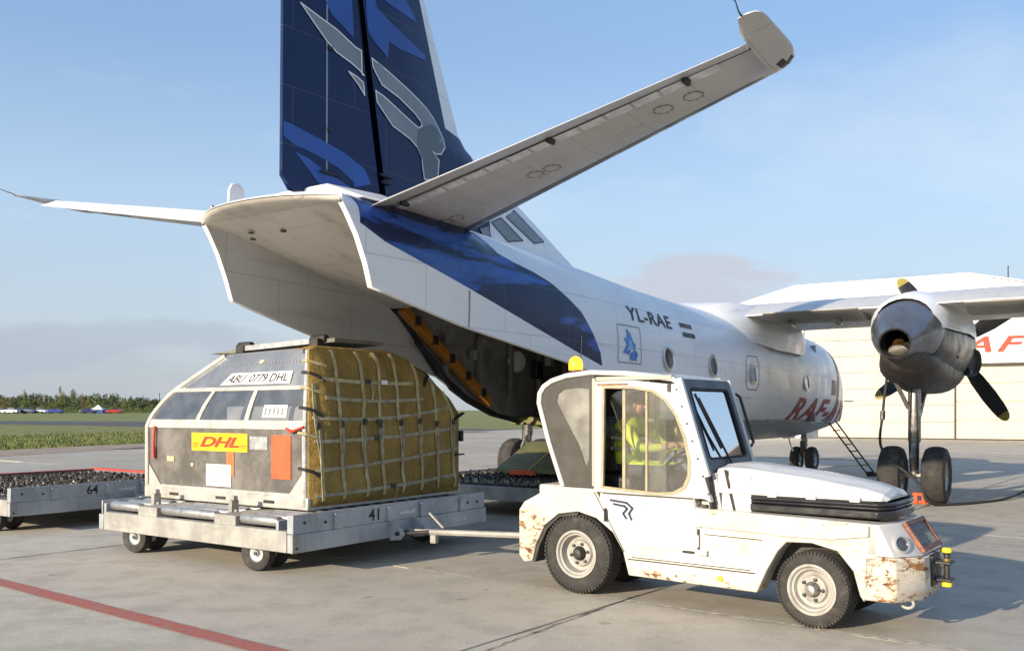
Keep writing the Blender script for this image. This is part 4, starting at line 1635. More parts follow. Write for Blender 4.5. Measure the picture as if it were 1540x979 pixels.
    # --- wing
    def naca(c, t):
        return yt(c, t)
    wc = [0, .005, .02, .05, .1, .18, .3, .45, .6, .72, .84, .93, 1]
    for sg in (-1, 1):
        b = MB()
        rings = []
        for y, xl, xt, z, t in ((0, -4.75, -8.35, 3.60, .15), (1.2, -4.75, -8.35, 3.60, .15), (4.0, -4.75, -8.35, 3.62, .15), (5.6, -4.85, -8.30, 3.64, .15), (10, -5.5, -7.95, 3.55, .14), (14.4, -6.1, -7.5, 3.42, .13), (14.6, -6.4, -7.4, 3.42, .06)):
            ch = xl - xt
            inc = math.tan(R(2.4))
            up = [(xl - ch * c, sg * y, z + .02 + ch * yt(c, t) * 1.05 + ch * .03 * (1 - (2 * c - 1)**2) - ch * c * inc) for c in wc]
            lo = [(xl - ch * c, sg * y, z - .0 - ch * yt(c, t) * .95 + ch * .03 * (1 - (2 * c - 1)**2) - ch * c * inc) for c in wc]
            rings.append(up + list(reversed(lo)))
        b.loft(rings)
        wg = b.build('wing', M['skin_tail'], root, angle=50)
        # flaps: separate panels under the trailing edge
        for (y0, y1) in ((1.6, 3.35), (5.1, 9.6)):
            b = MB()
            rings = []
            for y in (y0, y1):
                k = interp(y, [(0, 0), (5.6, 0), (10, .35)])
                pts = []
                for (dx, dz) in ((1.10, -.10), (.5, -.115), (0, -.02), (-.06, .012), (-.06, .03), (.3, .02), (1.10, -.03)):
                    pts.append((-8.34 + k + dx * (1 - k * .4), sg * y, 3.46 - .01 * (y > 5) + dz))
                rings.append(pts)
            b.loft(rings)
            b.build('flap', pm('flap paint %d %d' % (sg, y0), (.30, .28, .25), .5, 0, .15, 1.2, dirt=(.12, .1, .08), ds=1.5), wg)
        for y in (2.0, 2.9, 6.0, 7.4):
            b = MB()
            b.ell((-7.9, sg * y, 3.30), (.32, .035, .07), 8, 6)
            b.build('flap_track', M['gearleg'], wg)
    # wing root fairing on the fuselage
    b = MB()
    rings = []
    for x, k in ((-9.6, .05), (-9.0, .5), (-8.4, .85), (-7, 1), (-5.2, 1), (-4.4, .8), (-3.8, .35), (-3.4, .05)):
        zt = 3.55 + .28 * k
        hw = .55 + .90 * k
        pts = [(x, -hw - .02 * k, 3.55 - .68 * k), (x, -hw - .03 * k, 3.2), (x, -hw * .98, 3.42), (x, -hw * .8, zt - .06), (x, 0, zt), (x, hw * .8, zt - .06), (x, hw * .98, 3.42), (x, hw + .03 * k, 3.2), (x, hw + .02 * k, 3.55 - .68 * k)]
        rings.append(pts)
    b.loft(rings, wrap=False)
    b.build('wing_root_fairing', M['skin'], root, angle=40)

    # --- nacelles, propellers, main gear (both sides)
    for sg, yn in ((-1, -4.19), (1, 4.19)):
        b = MB()
        rings = []
        for x, zc, ry, rz in ((-3.55, 3.07, .40, .40), (-3.75, 3.05, .52, .54), (-4.3, 3.0, .62, .68), (-5.2, 2.95, .68, .78), (-6.4, 2.92, .70, .80), (-7.6, 2.95, .66, .72), (-8.3, 3.0, .60, .62)):
            rings.append([(x, yn + ry * math.cos(2 * PI * k / 28), zc + rz * math.sin(2 * PI * k / 28)) for k in range(28)])
        b.loft(rings)
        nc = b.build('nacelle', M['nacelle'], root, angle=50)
        # tail cone with the jet pipe
        b = MB()
        rings = []
        for x, zc, ry, rz in ((-8.28, 3.02, .605, .60), (-8.7, 2.98, .54, .52), (-9.05, 2.88, .42, .40), (-9.32, 2.76, .30, .29), (-9.42, 2.73, .265, .26)):
            rings.append([(x, yn + ry * math.cos(2 * PI * k / 28), zc + rz * math.sin(2 * PI * k / 28)) for k in range(28)])
        b.add([(-9.422, yn + rr_ * math.cos(2 * PI * k / 28), 2.73 + rr_ * .98 * math.sin(2 * PI * k / 28)) for rr_ in (.266, .236) for k in range(28)], [(k, (k + 1) % 28, 28 + (k + 1) % 28, 28 + k) for k in range(28)], 1)
        rings.append([(-9.40, yn + .245 * math.cos(2 * PI * k / 28), 2.73 + .23 * math.sin(2 * PI * k / 28)) for k in range(28)])
        b.loft(rings, cap=False)
        b.add([(xx, yn + rr_ * math.cos(2 * PI * k / 28), zz_ + rr_ * math.sin(2 * PI * k / 28)) for xx, rr_, zz_ in ((-9.418, .236, 2.73), (-8.7, .21, 2.85)) for k in range(28)], [(k, (k + 1) % 28, 28 + (k + 1) % 28, 28 + k) for k in range(28)], 1)
        b.build('jet_pipe', [M['exhaust'], M['soot']], nc, angle=50)
        b = MB()
        b.lathe([(0, .18), (.06, .10), (.10, 0)], (-9.0, yn + .02, 2.76), (-1, 0, 0), 14)
        b.build('exhaust_plug', pm('burnt bronze', (.25, .13, .05), .4, .8), nc)
        b = MB()
        b.lathe([(0.001, 0), (.24, 0)], (-8.72, yn, 2.85), (-1, 0, 0), 20, caps=False)
        b.build('exhaust_interior', M['soot'], nc)
        # lower fairing that houses the gear, with open doors
        b = MB()
        rings = []
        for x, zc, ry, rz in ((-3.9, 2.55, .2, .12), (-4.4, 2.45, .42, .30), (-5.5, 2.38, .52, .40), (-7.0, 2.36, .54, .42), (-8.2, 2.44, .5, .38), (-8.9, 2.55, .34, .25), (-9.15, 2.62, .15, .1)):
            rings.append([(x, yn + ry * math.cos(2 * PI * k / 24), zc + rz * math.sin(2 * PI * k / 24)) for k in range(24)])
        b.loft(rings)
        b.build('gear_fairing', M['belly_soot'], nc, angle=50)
        # overwing fairing, white
        b = MB()
        rings = []
        for x, ry, z0, z1 in ((-8.62, .50, 3.05, 3.57), (-8.3, .63, 3.05, 3.69), (-7.6, .70, 3.05, 3.82), (-6.2, .735, 3.1, 3.93), (-4.9, .69, 3.1, 3.88), (-4.2, .55, 3.2, 3.72), (-3.75, .2, 3.3, 3.60)):
            rings.append([(x, yn + ry * math.cos(PI * k / 12), z0 + (z1 - z0) * math.sin(PI * k / 12) ** .8) for k in range(13)])
        b.loft(rings, wrap=False)
        b.build('overwing_fairing', M['skin'], nc, angle=50)
        # outlet on the outer side
        b = MB()
        b.lathe([(.0, -.05), (.20, -.05), (.24, .0), (.27, .02), (.29, -.08), (.25, -.3)], (-5.0, yn + sg * .66, 2.62), (-.35, sg * 1, -.1), 22, caps=False)
        b.build('side_outlet', M['black'], nc)
        for (x, z) in ((-6.6, 3.1), (-5.8, 2.4), (-7.4, 2.6)):
            b = MB()
            b.box((x, yn + sg * .69, z), (.10, .03, .06))
            b.build('cowl_latch', M['darkmetal'], nc)
        # propeller
        hub = Vector((-3.30, yn, 3.07))
        pr_ = MB()
        pr_.lathe([(0, .52), (.10, .48), (.22, .32), (.30, .12), (.32, -.05), (.32, -.22)], hub, (1, 0, 0), 24)
        sp = pr_.build('spinner', M['nacelle'], root)
        ph = .97 if sg < 0 else .5
        for k in range(4):
            a_ = ph + k * PI / 2
            d = Vector((0, math.cos(a_), math.sin(a_)))
            tdir = Vector((0, -math.sin(a_), math.cos(a_)))
            blade = MB()
            rings = []
            stn_ = [(.18, .07, .07, 62), (.35, .09, .08, 60), (.55, .18, .045, 52), (.9, .215, .032, 42), (1.3, .205, .024, 33), (1.62, .175, .017, 27), (1.78, .148, .014, 25), (1.87, .115, .011, 24), (1.93, .07, .008, 24), (1.95, .02, .004, 24)]
            for r_, w, th, pt in stn_:
                ap = R(pt)
                cd = tdir * math.cos(ap) + Vector((1, 0, 0)) * math.sin(ap)
                nd = cd.cross(d)
                rings.append([hub + d * r_ + cd * w * math.cos(2 * PI * j / 12) * 1.0 + nd * th * math.sin(2 * PI * j / 12) for j in range(12)])
            blade.loft(rings[:7])
            bl = blade.build('blade', M['black'], sp, angle=60)
            bt = MB()
            bt.loft(rings[6:])
            bt.build('blade_tip', pm('yellow tip', (.30, .25, .05), .5), bl, angle=60) if k == 0 and sg < 0 else bt.build('blade_tip', bpy.data.materials['yellow tip'], bl, angle=60)
        # gear leg
        gx = -7.65
        gz = -.07
        b = MB()
        b.lathe([(.075, 0), (.085, .6), (.11, .65), (.11, 1.7), (.09, 1.75)], (gx, yn, gz + .5), (0, 0, 1), 14)
        leg = b.build('main_gear_leg', M['gearleg'], root)
        b = MB()
        b.tube([(gx - .08, yn, gz + .62), (gx - .28, yn, gz + .86), (gx - .1, yn, gz + 1.12)], .035, 8)
        b.build('torque_link', M['gearleg'], leg)
        b = MB()
        b.tube([(gx + .05, yn, gz + 1.3), (gx + 1.2, yn, gz + 2.2)], .05, 8)
        b.tube([(gx - .03, yn + .1, gz + 1.75), (gx - .55, yn + .22, gz + 2.2)], .04, 8)
        b.build('drag_strut', M['gearleg'], leg)
        b = MB()
        b.tube([(gx - .12, yn + .05, gz + .6), (gx - .14, yn + .07, gz + 1.3), (gx - .12, yn + .03, gz + 2.1)], .012, 6)
        b.tube([(gx - .11, yn - .06, gz + .55), (gx - .13, yn - .08, gz + 1.2), (gx - .12, yn - .05, gz + 2.0)], .012, 6)
        b.build('brake_hose', M['seal'], leg)
        b = MB()
        b.tube([(gx, yn - .5, gz + .525), (gx, yn + .5, gz + .525)], .06, 10)
        b.build('axle', M['gearleg'], leg)
        for wy in (-.37, .37):
            c = (gx, yn + wy, gz + .525)
            b = MB()
            b.lathe([(.26, -.17), (.40, -.20), (.48, -.17), (.515, -.10), (.525, -.03), (.525, .03), (.515, .10), (.48, .17), (.40, .20), (.26, .17)], c, (0, 1, 0), 40, caps=False)
            wh = b.build('main_wheel', M['rubber'], leg, angle=30)
            b = MB()
            b.lathe([(.0, -.15), (.08, -.16), (.10, -.12), (.20, -.11), (.25, -.16), (.27, -.165), (.27, .165), (.25, .16), (.20, .11), (.10, .12), (.08, .16), (0, .15)], c, (0, 1, 0), 28)
            b.build('wheel_hub', M['gearleg'], wh)
    # nose gear
    b = MB()
    b.lathe([(.06, 0), (.06, .35), (.09, .36), (.09, 1.0)], (0, 0, .35), (0, 0, 1), 14)
    leg = b.build('nose_gear_leg', M['gearleg'], root)
    b = MB()
    b.bb(-.16, .02, -.07, .07, .55, .85)
    b.tube([(-.05, 0, .8), (.75, 0, 1.25)], .04, 8)
    b.build('drag_strut', M['darkmetal'], leg)
    b = MB()
    for y in (-.32, .32):
        b.bb(-.9, .2, y - .012, y + .012, .93, 1.18)
    b.build('nose_gear_door', M['skin'], leg)
    for wy in (-.21, .21):
        b = MB()
        b.lathe([(.18, -.10), (.28, -.12), (.33, -.09), (.35, -.03), (.35, .03), (.33, .09), (.28, .12), (.18, .10)], (0, wy, .35), (0, 1, 0), 32, caps=False)
        wh = b.build('nose_wheel', M['rubber'], leg)
        b = MB()
        b.lathe([(0, -.10), (.07, -.10), (.09, -.07), (.17, -.09), (.185, -.1), (.185, .1), (.17, .09), (.09, .07), (.07, .10), (0, .1)], (0, wy, .35), (0, 1, 0), 24)
        b.build('wheel_hub', pm('blue grey hub', (.20, .24, .34), .4, .2) if wy < 0 else M['gearleg'], wh)
    return root


PLANE = build_plane()


def pl(x, y, z):
    """point of the aircraft in the place"""
    a = R(90 - PL_YAW)
    zz = z * math.cos(PITCH) - x * math.sin(PITCH)
    return Vector((PL_LOC[0] + x * math.cos(a) - y * math.sin(a), PL_LOC[1] + x * math.sin(a) + y * math.cos(a), zz))


def build_around_plane():
    # crew ladder
    top = pl(-1.45, -1.12, 1.33)
    bot = Vector((9.30, 23.7, 0.02))
    rd = thing('crew_ladder', 'narrow brown metal ladder leaning on the aircraft nose by the nose wheel', 'ladder', bot)
    d = (top - bot)
    side = Vector((.83, -.55, 0)) * .10
    lm = pm('brown ladder paint', (.10, .06, .035), .5, .2, .25, 9)
    for s_ in (-1, 1):
        b = MB()
        b.tube([side * s_, d + side * s_ + Vector((0, 0, .08))], .022, 8)
        b.build('rail', lm, rd)
    for k in range(7):
        b = MB()
        p = d * (.07 + .135 * k)
        b.tube([p - side, p + side], .014, 6)
        b.build('rung', lm, rd)
    b = MB()
    b.tube([-side * 1.25 + Vector((0, 0, .03)), side * 1.25 + Vector((0, 0, .03))], .05, 10)
    b.build('foot', M['rubber'], rd)
    # wheel chock
    c = Vector((7.58, 16.75, 0))
    ch = thing('wheel_chock', 'orange slotted chock on the apron against the engine gear tyres', 'chock', c, R(-18))
    for k in range(4):
        b = MB()
        x = -.20 + k * .135
        b.prism([(-.09, 0), (.09, 0), (.05, .20), (-.05, .20)], x - .03, x + .03, 'yz')
        b.build('block', M['orange'], ch, bevel=.008)
    for z in (.03, .17):
        b = MB()
        b.bb(-.25, .25, -.055, .055, z - .025, z + .022)
        b.build('crossbar', M['orange'], ch, bevel=.006)
    # ground power cable
    pts = [pl(-7.95, -3.78, 2.25), pl(-8.0, -3.72, 1.6), pl(-8.05, -3.72, .9), Vector((7.2, 16.35, .45)), Vector((7.35, 16.25, .12)), Vector((7.6, 16.3, .03)), Vector((8.2, 16.55, .02)), Vector((9.0, 17.1, .02)), Vector((9.6, 17.6, .05)), Vector((10.4, 18.5, .10)), Vector((11.0, 19.0, .12)), Vector((12.0, 19.4, .12)), Vector((13.5, 19.3, .03)), Vector((16, 18.5, .02))]
    sm = []
    n = len(pts)
    for i in range(n - 1):
        p0, p1, p2, p3 = pts[max(i - 1, 0)], pts[i], pts[i + 1], pts[min(i + 2, n - 1)]
        for k in range(6):
            t = k / 6
            sm.append(.5 * ((2 * p1) + (p2 - p0) * t + (2 * p0 - 5 * p1 + 4 * p2 - p3) * t * t + (3 * p1 - p0 - 3 * p2 + p3) * t**3))
    sm.append(pts[-1])
    b = MB()
    b.tube(sm, .026, 8)
    ca = b.build('power_cable', M['seal'])
    tag(ca, 'thick black power cable hanging from the engine and trailing along the apron', 'cable')
    b = MB()
    b.tube([pl(-8.0, -3.72, 1.62), pl(-8.02, -3.715, 1.46)], .045, 10)
    b.build('plug', M['black'], ca)


build_around_plane()


# ================================================================== DOLLIES
HD = math.atan2(-0.569, 0.822)           # train heading
HX = Vector((math.cos(HD), math.sin(HD)))
HY = Vector((-math.sin(HD), math.cos(HD)))
DL, DW = 3.46, 3.29                      # dolly length (along heading), width


def dolly_materials():
    t = NT('scuffed pale dolly paint')
    n = t.noise(3.0, 7, .65)
    c = t.mix(t.rng(n, .38, .62), (.29, .285, .265), (.41, .40, .37))
    s = t.noise(1.0, 7, .7, vec=t.mapped(scale=(1.2, 6, 10)))
    c = t.mix(t.rng(s, .52, .72, 0, .6), c, (.23, .20, .165))
    c = t.mix(t.rng(t.noise(11, 5, .7), .62, .74, 0, .7), c, (.16, .12, .085))
    t.bump(t.noise(30, 5), .2, .01)
    M['dolly_pale'] = t.done(c, .6, .2)
    t = NT('grey dolly steel')
    n = t.noise(2.4, 7, .65)
    c = t.mix(t.rng(n, .35, .65), (.33, .355, .38), (.44, .465, .485))
    c = t.mix(t.rng(t.noise(1.0, 7, .7, vec=t.mapped(scale=(8, 5, 1.2))), .52, .75, 0, .45), c, (.22, .21, .20))
    c = t.mix(t.rng(t.noise(15, 5, .7), .64, .74, 0, .6), c, (.17, .14, .11))
    t.bump(t.noise(24, 5), .15, .01)
    M['dolly_grey'] = t.done(c, .52, .35)
    M['roller'] = pm('zinc roller', (.50, .50, .48), .35, .75, .12, 6, .08, 50, dirt=(.25, .22, .18), ds=6, damt=.5)
    M['caster'] = pm('caster housing', (.36, .34, .29), .5, .5, .4, 6, dirt=(.05, .05, .05), ds=8, damt=.7)
    M['red_strip'] = pm('red edge paint', (.48, .06, .045), .55, 0, .15, 5)


dolly_materials()


def build_dolly(label, cat_group, origin, number, deck, drawbar_len=2.05, red=False):
    """origin: ground point under the near front corner; x forward, y away"""
    root = thing('pallet_dolly', label, 'dolly', (origin[0], origin[1], 0), HD, cat_group)
    g, p = M['dolly_grey'], M['dolly_pale']
    hi = .64
    # frame
    b = MB()
    b.bb(-DL + .1, -.1, 0.0, .10, .25, .47)
    b.build('side_beam', p, root, bevel=.008)
    b = MB()
    b.bb(-DL + .1, -.1, DW - .10, DW, .25, .47)
    b.build('side_beam', p, root, bevel=.008)
    for x0, nm in ((-.09, 'front_beam'), (-DL, 'rear_beam')):
        b = MB()
        b.bb(x0, x0 + .09, 0.0, DW, .25, .44)
        fb = b.build(nm, g, root, bevel=.008)
        b = MB()
        xf = x0 + .07 if nm == 'front_beam' else x0 + .02
        b.bb(xf - .012, xf + .012, .03, DW - .03, .443, hi if nm == 'front_beam' else .60)
        b.build('upper_rail', g, fb, bevel=.004)
        for k, y in enumerate((.62, 1.45, 2.02, 2.78)):
            b = MB()
            s_ = 1 if nm == 'front_beam' else -1
            b.bb(min(xf + .013 * s_, xf + .045 * s_), max(xf + .013 * s_, xf + .045 * s_), y - .055, y + .055, .445, hi - .03)
            b.build('stiffener', g, fb, bevel=.004)
        if nm == 'front_beam':
            b = MB()
            b.bb(-.02, .006, -.012, .10, .252, .445)
            b.build('corner_plate', p, fb, bevel=.006)
            b = MB()
            b.bb(-.09, -.0, .0, .03, .446, hi)
            b.build('corner_post', g, fb, bevel=.006)
            for (y, z) in ((.16, .55), (.45, .53), (2.9, .53), (3.1, .53), (.04, .30)):
                b = MB()
                b.lathe([(.0, .015), (.014, .013), (.016, 0)], (.002 if z < .4 else xf + .012, y, z), (1, 0, 0), 8)
                b.build('bolt', M['darkmetal'], fb)
            f = lambda u, v: (xf + .0145, 1.10 + u, .475 + v)
            if number:
                text_part(number, f, 'number', M['black_decal'], fb, 1, 0, .95, .012, width=.17, height=.13)
            f = lambda u, v: (xf + .0145, 1.60 + u, .50 + v)
            # scuffed remains of a sticker and a pale tag plate
            b = MB()
            b.bb(.001, .004, 2.55, 2.88, .315, .365)
            b.build('tag_plate', pm('scuffed tag %s' % number, (.50, .49, .47), .5, 0, .25, 20), fb)
            b = MB()
            rg = random.Random(4)
            for k in range(9):
                y = 1.62 + k * .03
                b.add([(xf + .015, y, .50), (xf + .015, y + .02, .50), (xf + .015, y + .022, .50 + rg.uniform(.02, .06)), (xf + .015, y + .003, .50 + rg.uniform(.02, .06))], [(0, 1, 2, 3)])
            b.build('scuff_mark', M['white_decal'], fb, kind='stuff')
    # cross channels and belly pan
    for x in (-.55, -1.15, -1.75, -2.35, -2.95):
        b = MB()
        b.bb(x - .05, x + .05, .105, DW - .105, .30, .42)
        b.build('cross_channel', g, root)
    if red:
        b = MB()
        b.bb(-DL - .01, -DL + .11, .03, DW - .03, .605, .622)
        b.build('red_edge', M['red_strip'], root)
        b = MB()
        b.bb(-DL + .12, -.12, DW - .10, DW - .01, .60, .64)
        b.build('red_edge', M['red_strip'], root)
    rg = random.Random(9)
    if deck == 'roller':
        rows = 15
        first = {}
        for r in range(rows):
            y = .10 + r * .215
            segs = [(-3.30, -2.72), (-2.28, -1.32), (-.88, -.30)]
            for k, (x0, x1) in enumerate(segs):
                if k not in first:
                    b = MB()
                    b.lathe([(.012, -(x1 - x0) / 2 - .025), (.012, -(x1 - x0) / 2), (.050, -(x1 - x0) / 2 + .001), (.055, -(x1 - x0) / 2 + .012), (.055, (x1 - x0) / 2 - .012), (.050, (x1 - x0) / 2 - .001), (.012, (x1 - x0) / 2), (.012, (x1 - x0) / 2 + .025)], (0, 0, 0), (1, 0, 0), 18)
                    o = b.build('roller', M['roller'], root, angle=40)
                    first[k] = o
                else:
                    o = copy_part(first[k], root)
                o.location = ((x0 + x1) / 2 + rg.uniform(-.012, .012), y, .545)
        for (x0, x1) in ((-2.68, -2.32), (-1.28, -.92)):
            b = MB()
            b.bb(x0, x1, .02, DW - .02, .44, .575)
            b.build('deck_channel', p, root, bevel=.008)
        for x0 in (-3.36, -.26):
            b = MB()
            b.bb(x0 - .02, x0 + .02, .02, DW - .02, .42, .57)
            b.build('roller_rail', g, root, bevel=.004)
        for (x, y) in ((-2.74, .30), (-1.30, .30)):
            b = MB()
            b.bb(x - .03, x + .03, y - .05, y + .05, .56, .70)
            b.bb(x - .07, x + .07, y - .02, y + .02, .56, .60)
            b.bb(x - .02, x + .05, y - .04, y + .02, .70, .75)
            b.build('stop_latch', p, root, bevel=.006)
        b = MB()
        b.bb(-DL + .1, -.1, .11, DW - .11, .40, .425)
        b.build('deck_pan', M['darkmetal'], root)
    else:
        b = MB()
        b.bb(-DL + .1, -.1, .11, DW - .11, .44, .50)
        b.build('deck_plate', M['darkmetal'], root)
        # field of small swivel casters, too many and small to pick apart
        b = MB()
        n = 0
        for i in range(19):
            for j in range(18):
                x = -.28 - i * .163
                y = .25 + j * .164
                an = rg.uniform(0, 2 * PI)
                d = Vector((math.cos(an), math.sin(an), 0))
                b.box((x, y, .512), (.11, .11, .012), None, 1)
                c = Vector((x, y, .568)) + d * .02
                b.lathe([(.012, -.014), (.040, -.013), (.042, 0), (.040, .013), (.012, .014)], c, (-d.y, d.x, 0), 8, mi=0)
                s_ = Vector((-d.y, d.x, 0))
                for q in (-1, 1):
                    b.bar(c + s_ * .028 * q, Vector((x, y, .505)) + s_ * .028 * q - d * .015, .007, .062, mi=1)
        o = b.build('casters', [M['rubber'], M['caster'], M['roller']], root, kind='stuff')
    # running gear: four swivelling twin wheels
    for (x, y, an) in ((-.62, .28, -14), (-2.80, .28, -12), (-.62, DW - .35, -14), (-2.80, DW - .35, -12)):
        ax = Vector((math.sin(R(an)), math.cos(R(an)), 0))
        fw = Vector((-ax.y, ax.x, 0))
        base = Vector((x, y, 0))
        b = MB()
        b.box((x, y, .245 + .02), (.22, .22, .03))
        b.lathe([(.06, 0), (.06, .07)], (x, y, .19), (0, 0, 1), 14)
        for q in (-1, 1):
            b.bar(base + ax * .0 * q + Vector((0, 0, .24)), base + fw * .09 + Vector((0, 0, .20)), .03, .06)
        fk = b.build('caster_fork', M['darkmetal'], root)
        for q in (-1, 1):
            c = base + fw * .09 + ax * .135 * q + Vector((0, 0, .19))
            b = MB()
            b.lathe([(.095, -.055), (.15, -.065), (.178, -.055), (.19, -.03), (.19, .03), (.178, .055), (.15, .065), (.095, .055)], c, ax, 28, caps=False)
            wh = b.build('wheel', M['rubber'], fk)
            b = MB()
            b.lathe([(0, -.05), (.03, -.052), (.04, -.03), (.085, -.035), (.098, -.05), (.098, .05), (.085, .035), (.04, .03), (.03, .052), (0, .05)], c, ax, 20)
            b.build('rim', M['galv'], wh)
        b = MB()
        b.tube([base + fw * .09 + Vector((0, 0, .19)) - ax * .2, base + fw * .09 + Vector((0, 0, .19)) + ax * .2], .02, 8)
        b.build('axle', M['darkmetal'], fk)
    # drawbar
    if drawbar_len:
        yc = DW / 2
        db = MB()
        db.tube([(.10, yc, .31), (drawbar_len, yc + .02, .40)], .034, 8)
        bar_ = db.build('drawbar', M['dolly_pale'], root)
        for y in (yc - .20, yc + .20):
            b = MB()
            b.prism([(0.0, .22), (.16, .24), (.22, .31), (.17, .37), (0.0, .46)], y - .012, y + .012)
            b.build('hinge_plate', g, bar_, bevel=.004)
        b = MB()
        b.tube([(.13, yc - .24, .31), (.13, yc + .24, .31)], .024, 8)
        b.tube([(.13, yc - .2, .31), (.45, yc, .325), (.13, yc + .2, .31)], .026, 8)
        b.build('hinge_pin', M['darkmetal'], bar_)
        b = MB()
        xl = drawbar_len - .15
        b.tube([(xl - .07, yc, .42), (xl - .07, yc, .52), (xl + .07, yc, .53), (xl + .07, yc, .43)], .013, 6)
        b.build('lift_handle', M['dolly_pale'], bar_)
        b = MB()
        pts = [(drawbar_len + .05 + .055 * math.cos(2 * PI * k / 14), yc + .02 + .055 * math.sin(2 * PI * k / 14), .40) for k in range(14)]
        b.tube(pts, .018, 8, closed=True)
        b.build('tow_eye', M['darkmetal'], bar_)
        b = MB()
        b.tube([(.16, yc + .30, .50), (.34, yc + .34, .33)], .014, 6)
        b.build('brake_lever', p, bar_)
        b = MB()
        b.bb(.42, .50, yc + .0, yc + .06, .20, .30)
        b.build('brake_foot', p, bar_, bevel=.006)
    return root


D41 = Vector((-2.21, 9.26))
build_dolly('grey roller dolly marked 41 carrying the cargo container behind the tractor', 'pallet dollies', D41, '41', 'roller')
D64 = D41 - HX * 5.62 + HY * .02
build_dolly('grey caster dolly marked 64 at the left edge', 'pallet dollies', D64, '64', 'caster', 2.05, True)
D3 = Vector((1.25, 13.75))
build_dolly('empty caster dolly half hidden between the container and the tractor cab', 'pallet dollies', D3, None, 'caster', 0)


# ================================================================== CARGO CONTAINER
def build_container():
    o2 = Vector((-2.235, 10.05))
    LN, DP = 2.94, 2.65
    root = thing('cargo_container', 'rounded aluminium air cargo container with netted ochre tarpaulin on the dolly', 'container', (o2.x, o2.y, .602), HD)
    frame = pm('pale container frame', (.50, .487, .45), .45, .3, .12, 5, .1, 30, dirt=(.34, .30, .24), ds=4, damt=.55)
    panel = NT('scuffed polycarbonate panel')
    n = panel.noise(2.2, 7, .7)
    c = panel.mix(panel.rng(n, .38, .66), (.13, .12, .11), (.24, .225, .205))
    c = panel.mix(panel.rng(panel.noise(7, 7, .7), .56, .75, 0, .5), c, (.30, .28, .25))
    c = panel.mix(panel.rng(panel.noise(1.0, 6, .7, vec=panel.mapped(scale=(9, 9, 1.0))), .6, .72, 0, .4), c, (.26, .25, .22))
    panel = panel.done(c, panel.rng(n, .3, .7, .12, .30), .15)
    topm = pm('dull grey top panel', (.33, .335, .345), .28, .6, .12, 3, .08, 20, dirt=(.36, .35, .33), ds=3)
    win = glass('clear curved pane', (.88, .90, .92), .9, .08, (.5, .5, .5), .14)
    zr = .602

    # the near side: three tiers; rear end contoured, tarpaulin end square
    def S(u, z):
        """u 0 at the tarpaulin end .. 1 at the rear end, z height above ground"""
        back = interp(z, [(1.50, 0), (1.62, .03), (1.94, .17), (2.39, .46)])
        fwd = interp(z, [(1.50, 0), (1.62, .04), (1.78, .14), (1.94, .30), (2.39, .98)])
        k = .18 + .82 * u
        x = -LN * u + fwd * u
        return Vector((x - .03 * (1 - u), back * k, z - zr))
    # base
    b = MB()
    b.bb(-LN - .03, .03, -.03, DP + .03, 0, .14)
    base = b.build('base_frame', frame, root, bevel=.012)
    for x in (-2.35, -1.45, -.6):
        b = MB()
        b.bb(x - .09, x + .09, -.036, -.031, .05, .085)
        b.build('fork_slot', M['darkmetal'], base)
    # panels
    def strip(name, z0, z1, u0, u1, mat, par, off=.0, nz=8, nu=14):
        b = MB()
        rings = []
        for i in range(nz + 1):
            z = z0 + (z1 - z0) * i / nz
            rings.append([S(u0 + (u1 - u0) * k / nu, z) + Vector((0, -off, 0)) for k in range(nu + 1)])
        b.loft(rings, wrap=False)
        return b.build(name, mat, par, angle=60)
    low = strip('side_panel', .74, 1.50, .02, .985, panel, root)
    strip('top_panel', 1.98, 2.385, .02, .985, topm, root)
    us = [.02, .345, .66, .985]
    for a, c_ in zip(us, us[1:]):
        strip('window_pane', 1.57, 1.94, a, c_, win, root, .0)
    # interior load seen through the panes
    b = MB()
    b.bb(-2.1, -.5, .55, 1.9, .16, 1.15)
    b.build('load', pm('wrapped freight', (.30, .30, .31), .5, 0, .3, 3), root, bevel=.03)
    # frame members along the tiers
    def member(name, z, w, off, u0=0, u1=1, par=root):
        b = MB()
        r1 = [S(u0 + (u1 - u0) * k / 16, z - w / 2) + Vector((0, -off, 0)) for k in range(17)]
        r2 = [S(u0 + (u1 - u0) * k / 16, z + w / 2) + Vector((0, -off, 0)) for k in range(17)]
        r3 = [p + Vector((0, .05, 0)) for p in r2]
        r4 = [p + Vector((0, .05, 0)) for p in r1]
        b.loft([r1, r2, r3, r4], wrap=False, closed=True)
        b.build(name, frame, par, bevel=.006, angle=60)
    member('waist_rail', 1.535, .105, .012)
    member('shoulder_rail', 1.955, .05, .012)
    member('sill_rail', .755, .04, .010)
    for u in us[1:3]:
        b = MB()
        r = []
        for i in range(9):
            z = 1.55 + .42 * i / 8
            a = S(u - .012, z)
            c_ = S(u + .014, z)
            r.append([a + Vector((0, -.012, 0)), c_ + Vector((0, -.012, 0)), c_ + Vector((0, .03, 0)), a + Vector((0, .03, 0))])
        b.loft(r)
        b.build('window_bar', frame, root, angle=50)
    # rear edge tube, following the contour, and front post
    b = MB()
    b.tube([S(1.0, z) + Vector((0, .0, 0)) for z in [.62 + .08 * i for i in range(23)]], .035, 10)
    b.build('rear_edge', frame, root)
    b = MB()
    b.tube([S(0, .64) + Vector((0, -.01, 0)), S(0, 1.4) + Vector((-.01, -.01, 0)), S(0, 2.38) + Vector((-.03, -.02, 0))], .032, 10)
    post = b.build('corner_post', M['alu'], root)
    # corner gussets
    for x0, sx in ((-.05, -1), (-LN + .05, 1)):
        b = MB()
        b.prism([(x0, .14), (x0 + sx * .26, .14), (x0, .42)], -.014, -.004)
        b.build('gusset', frame, base)
    # rear end, far side and top
    b = MB()
    rr = []
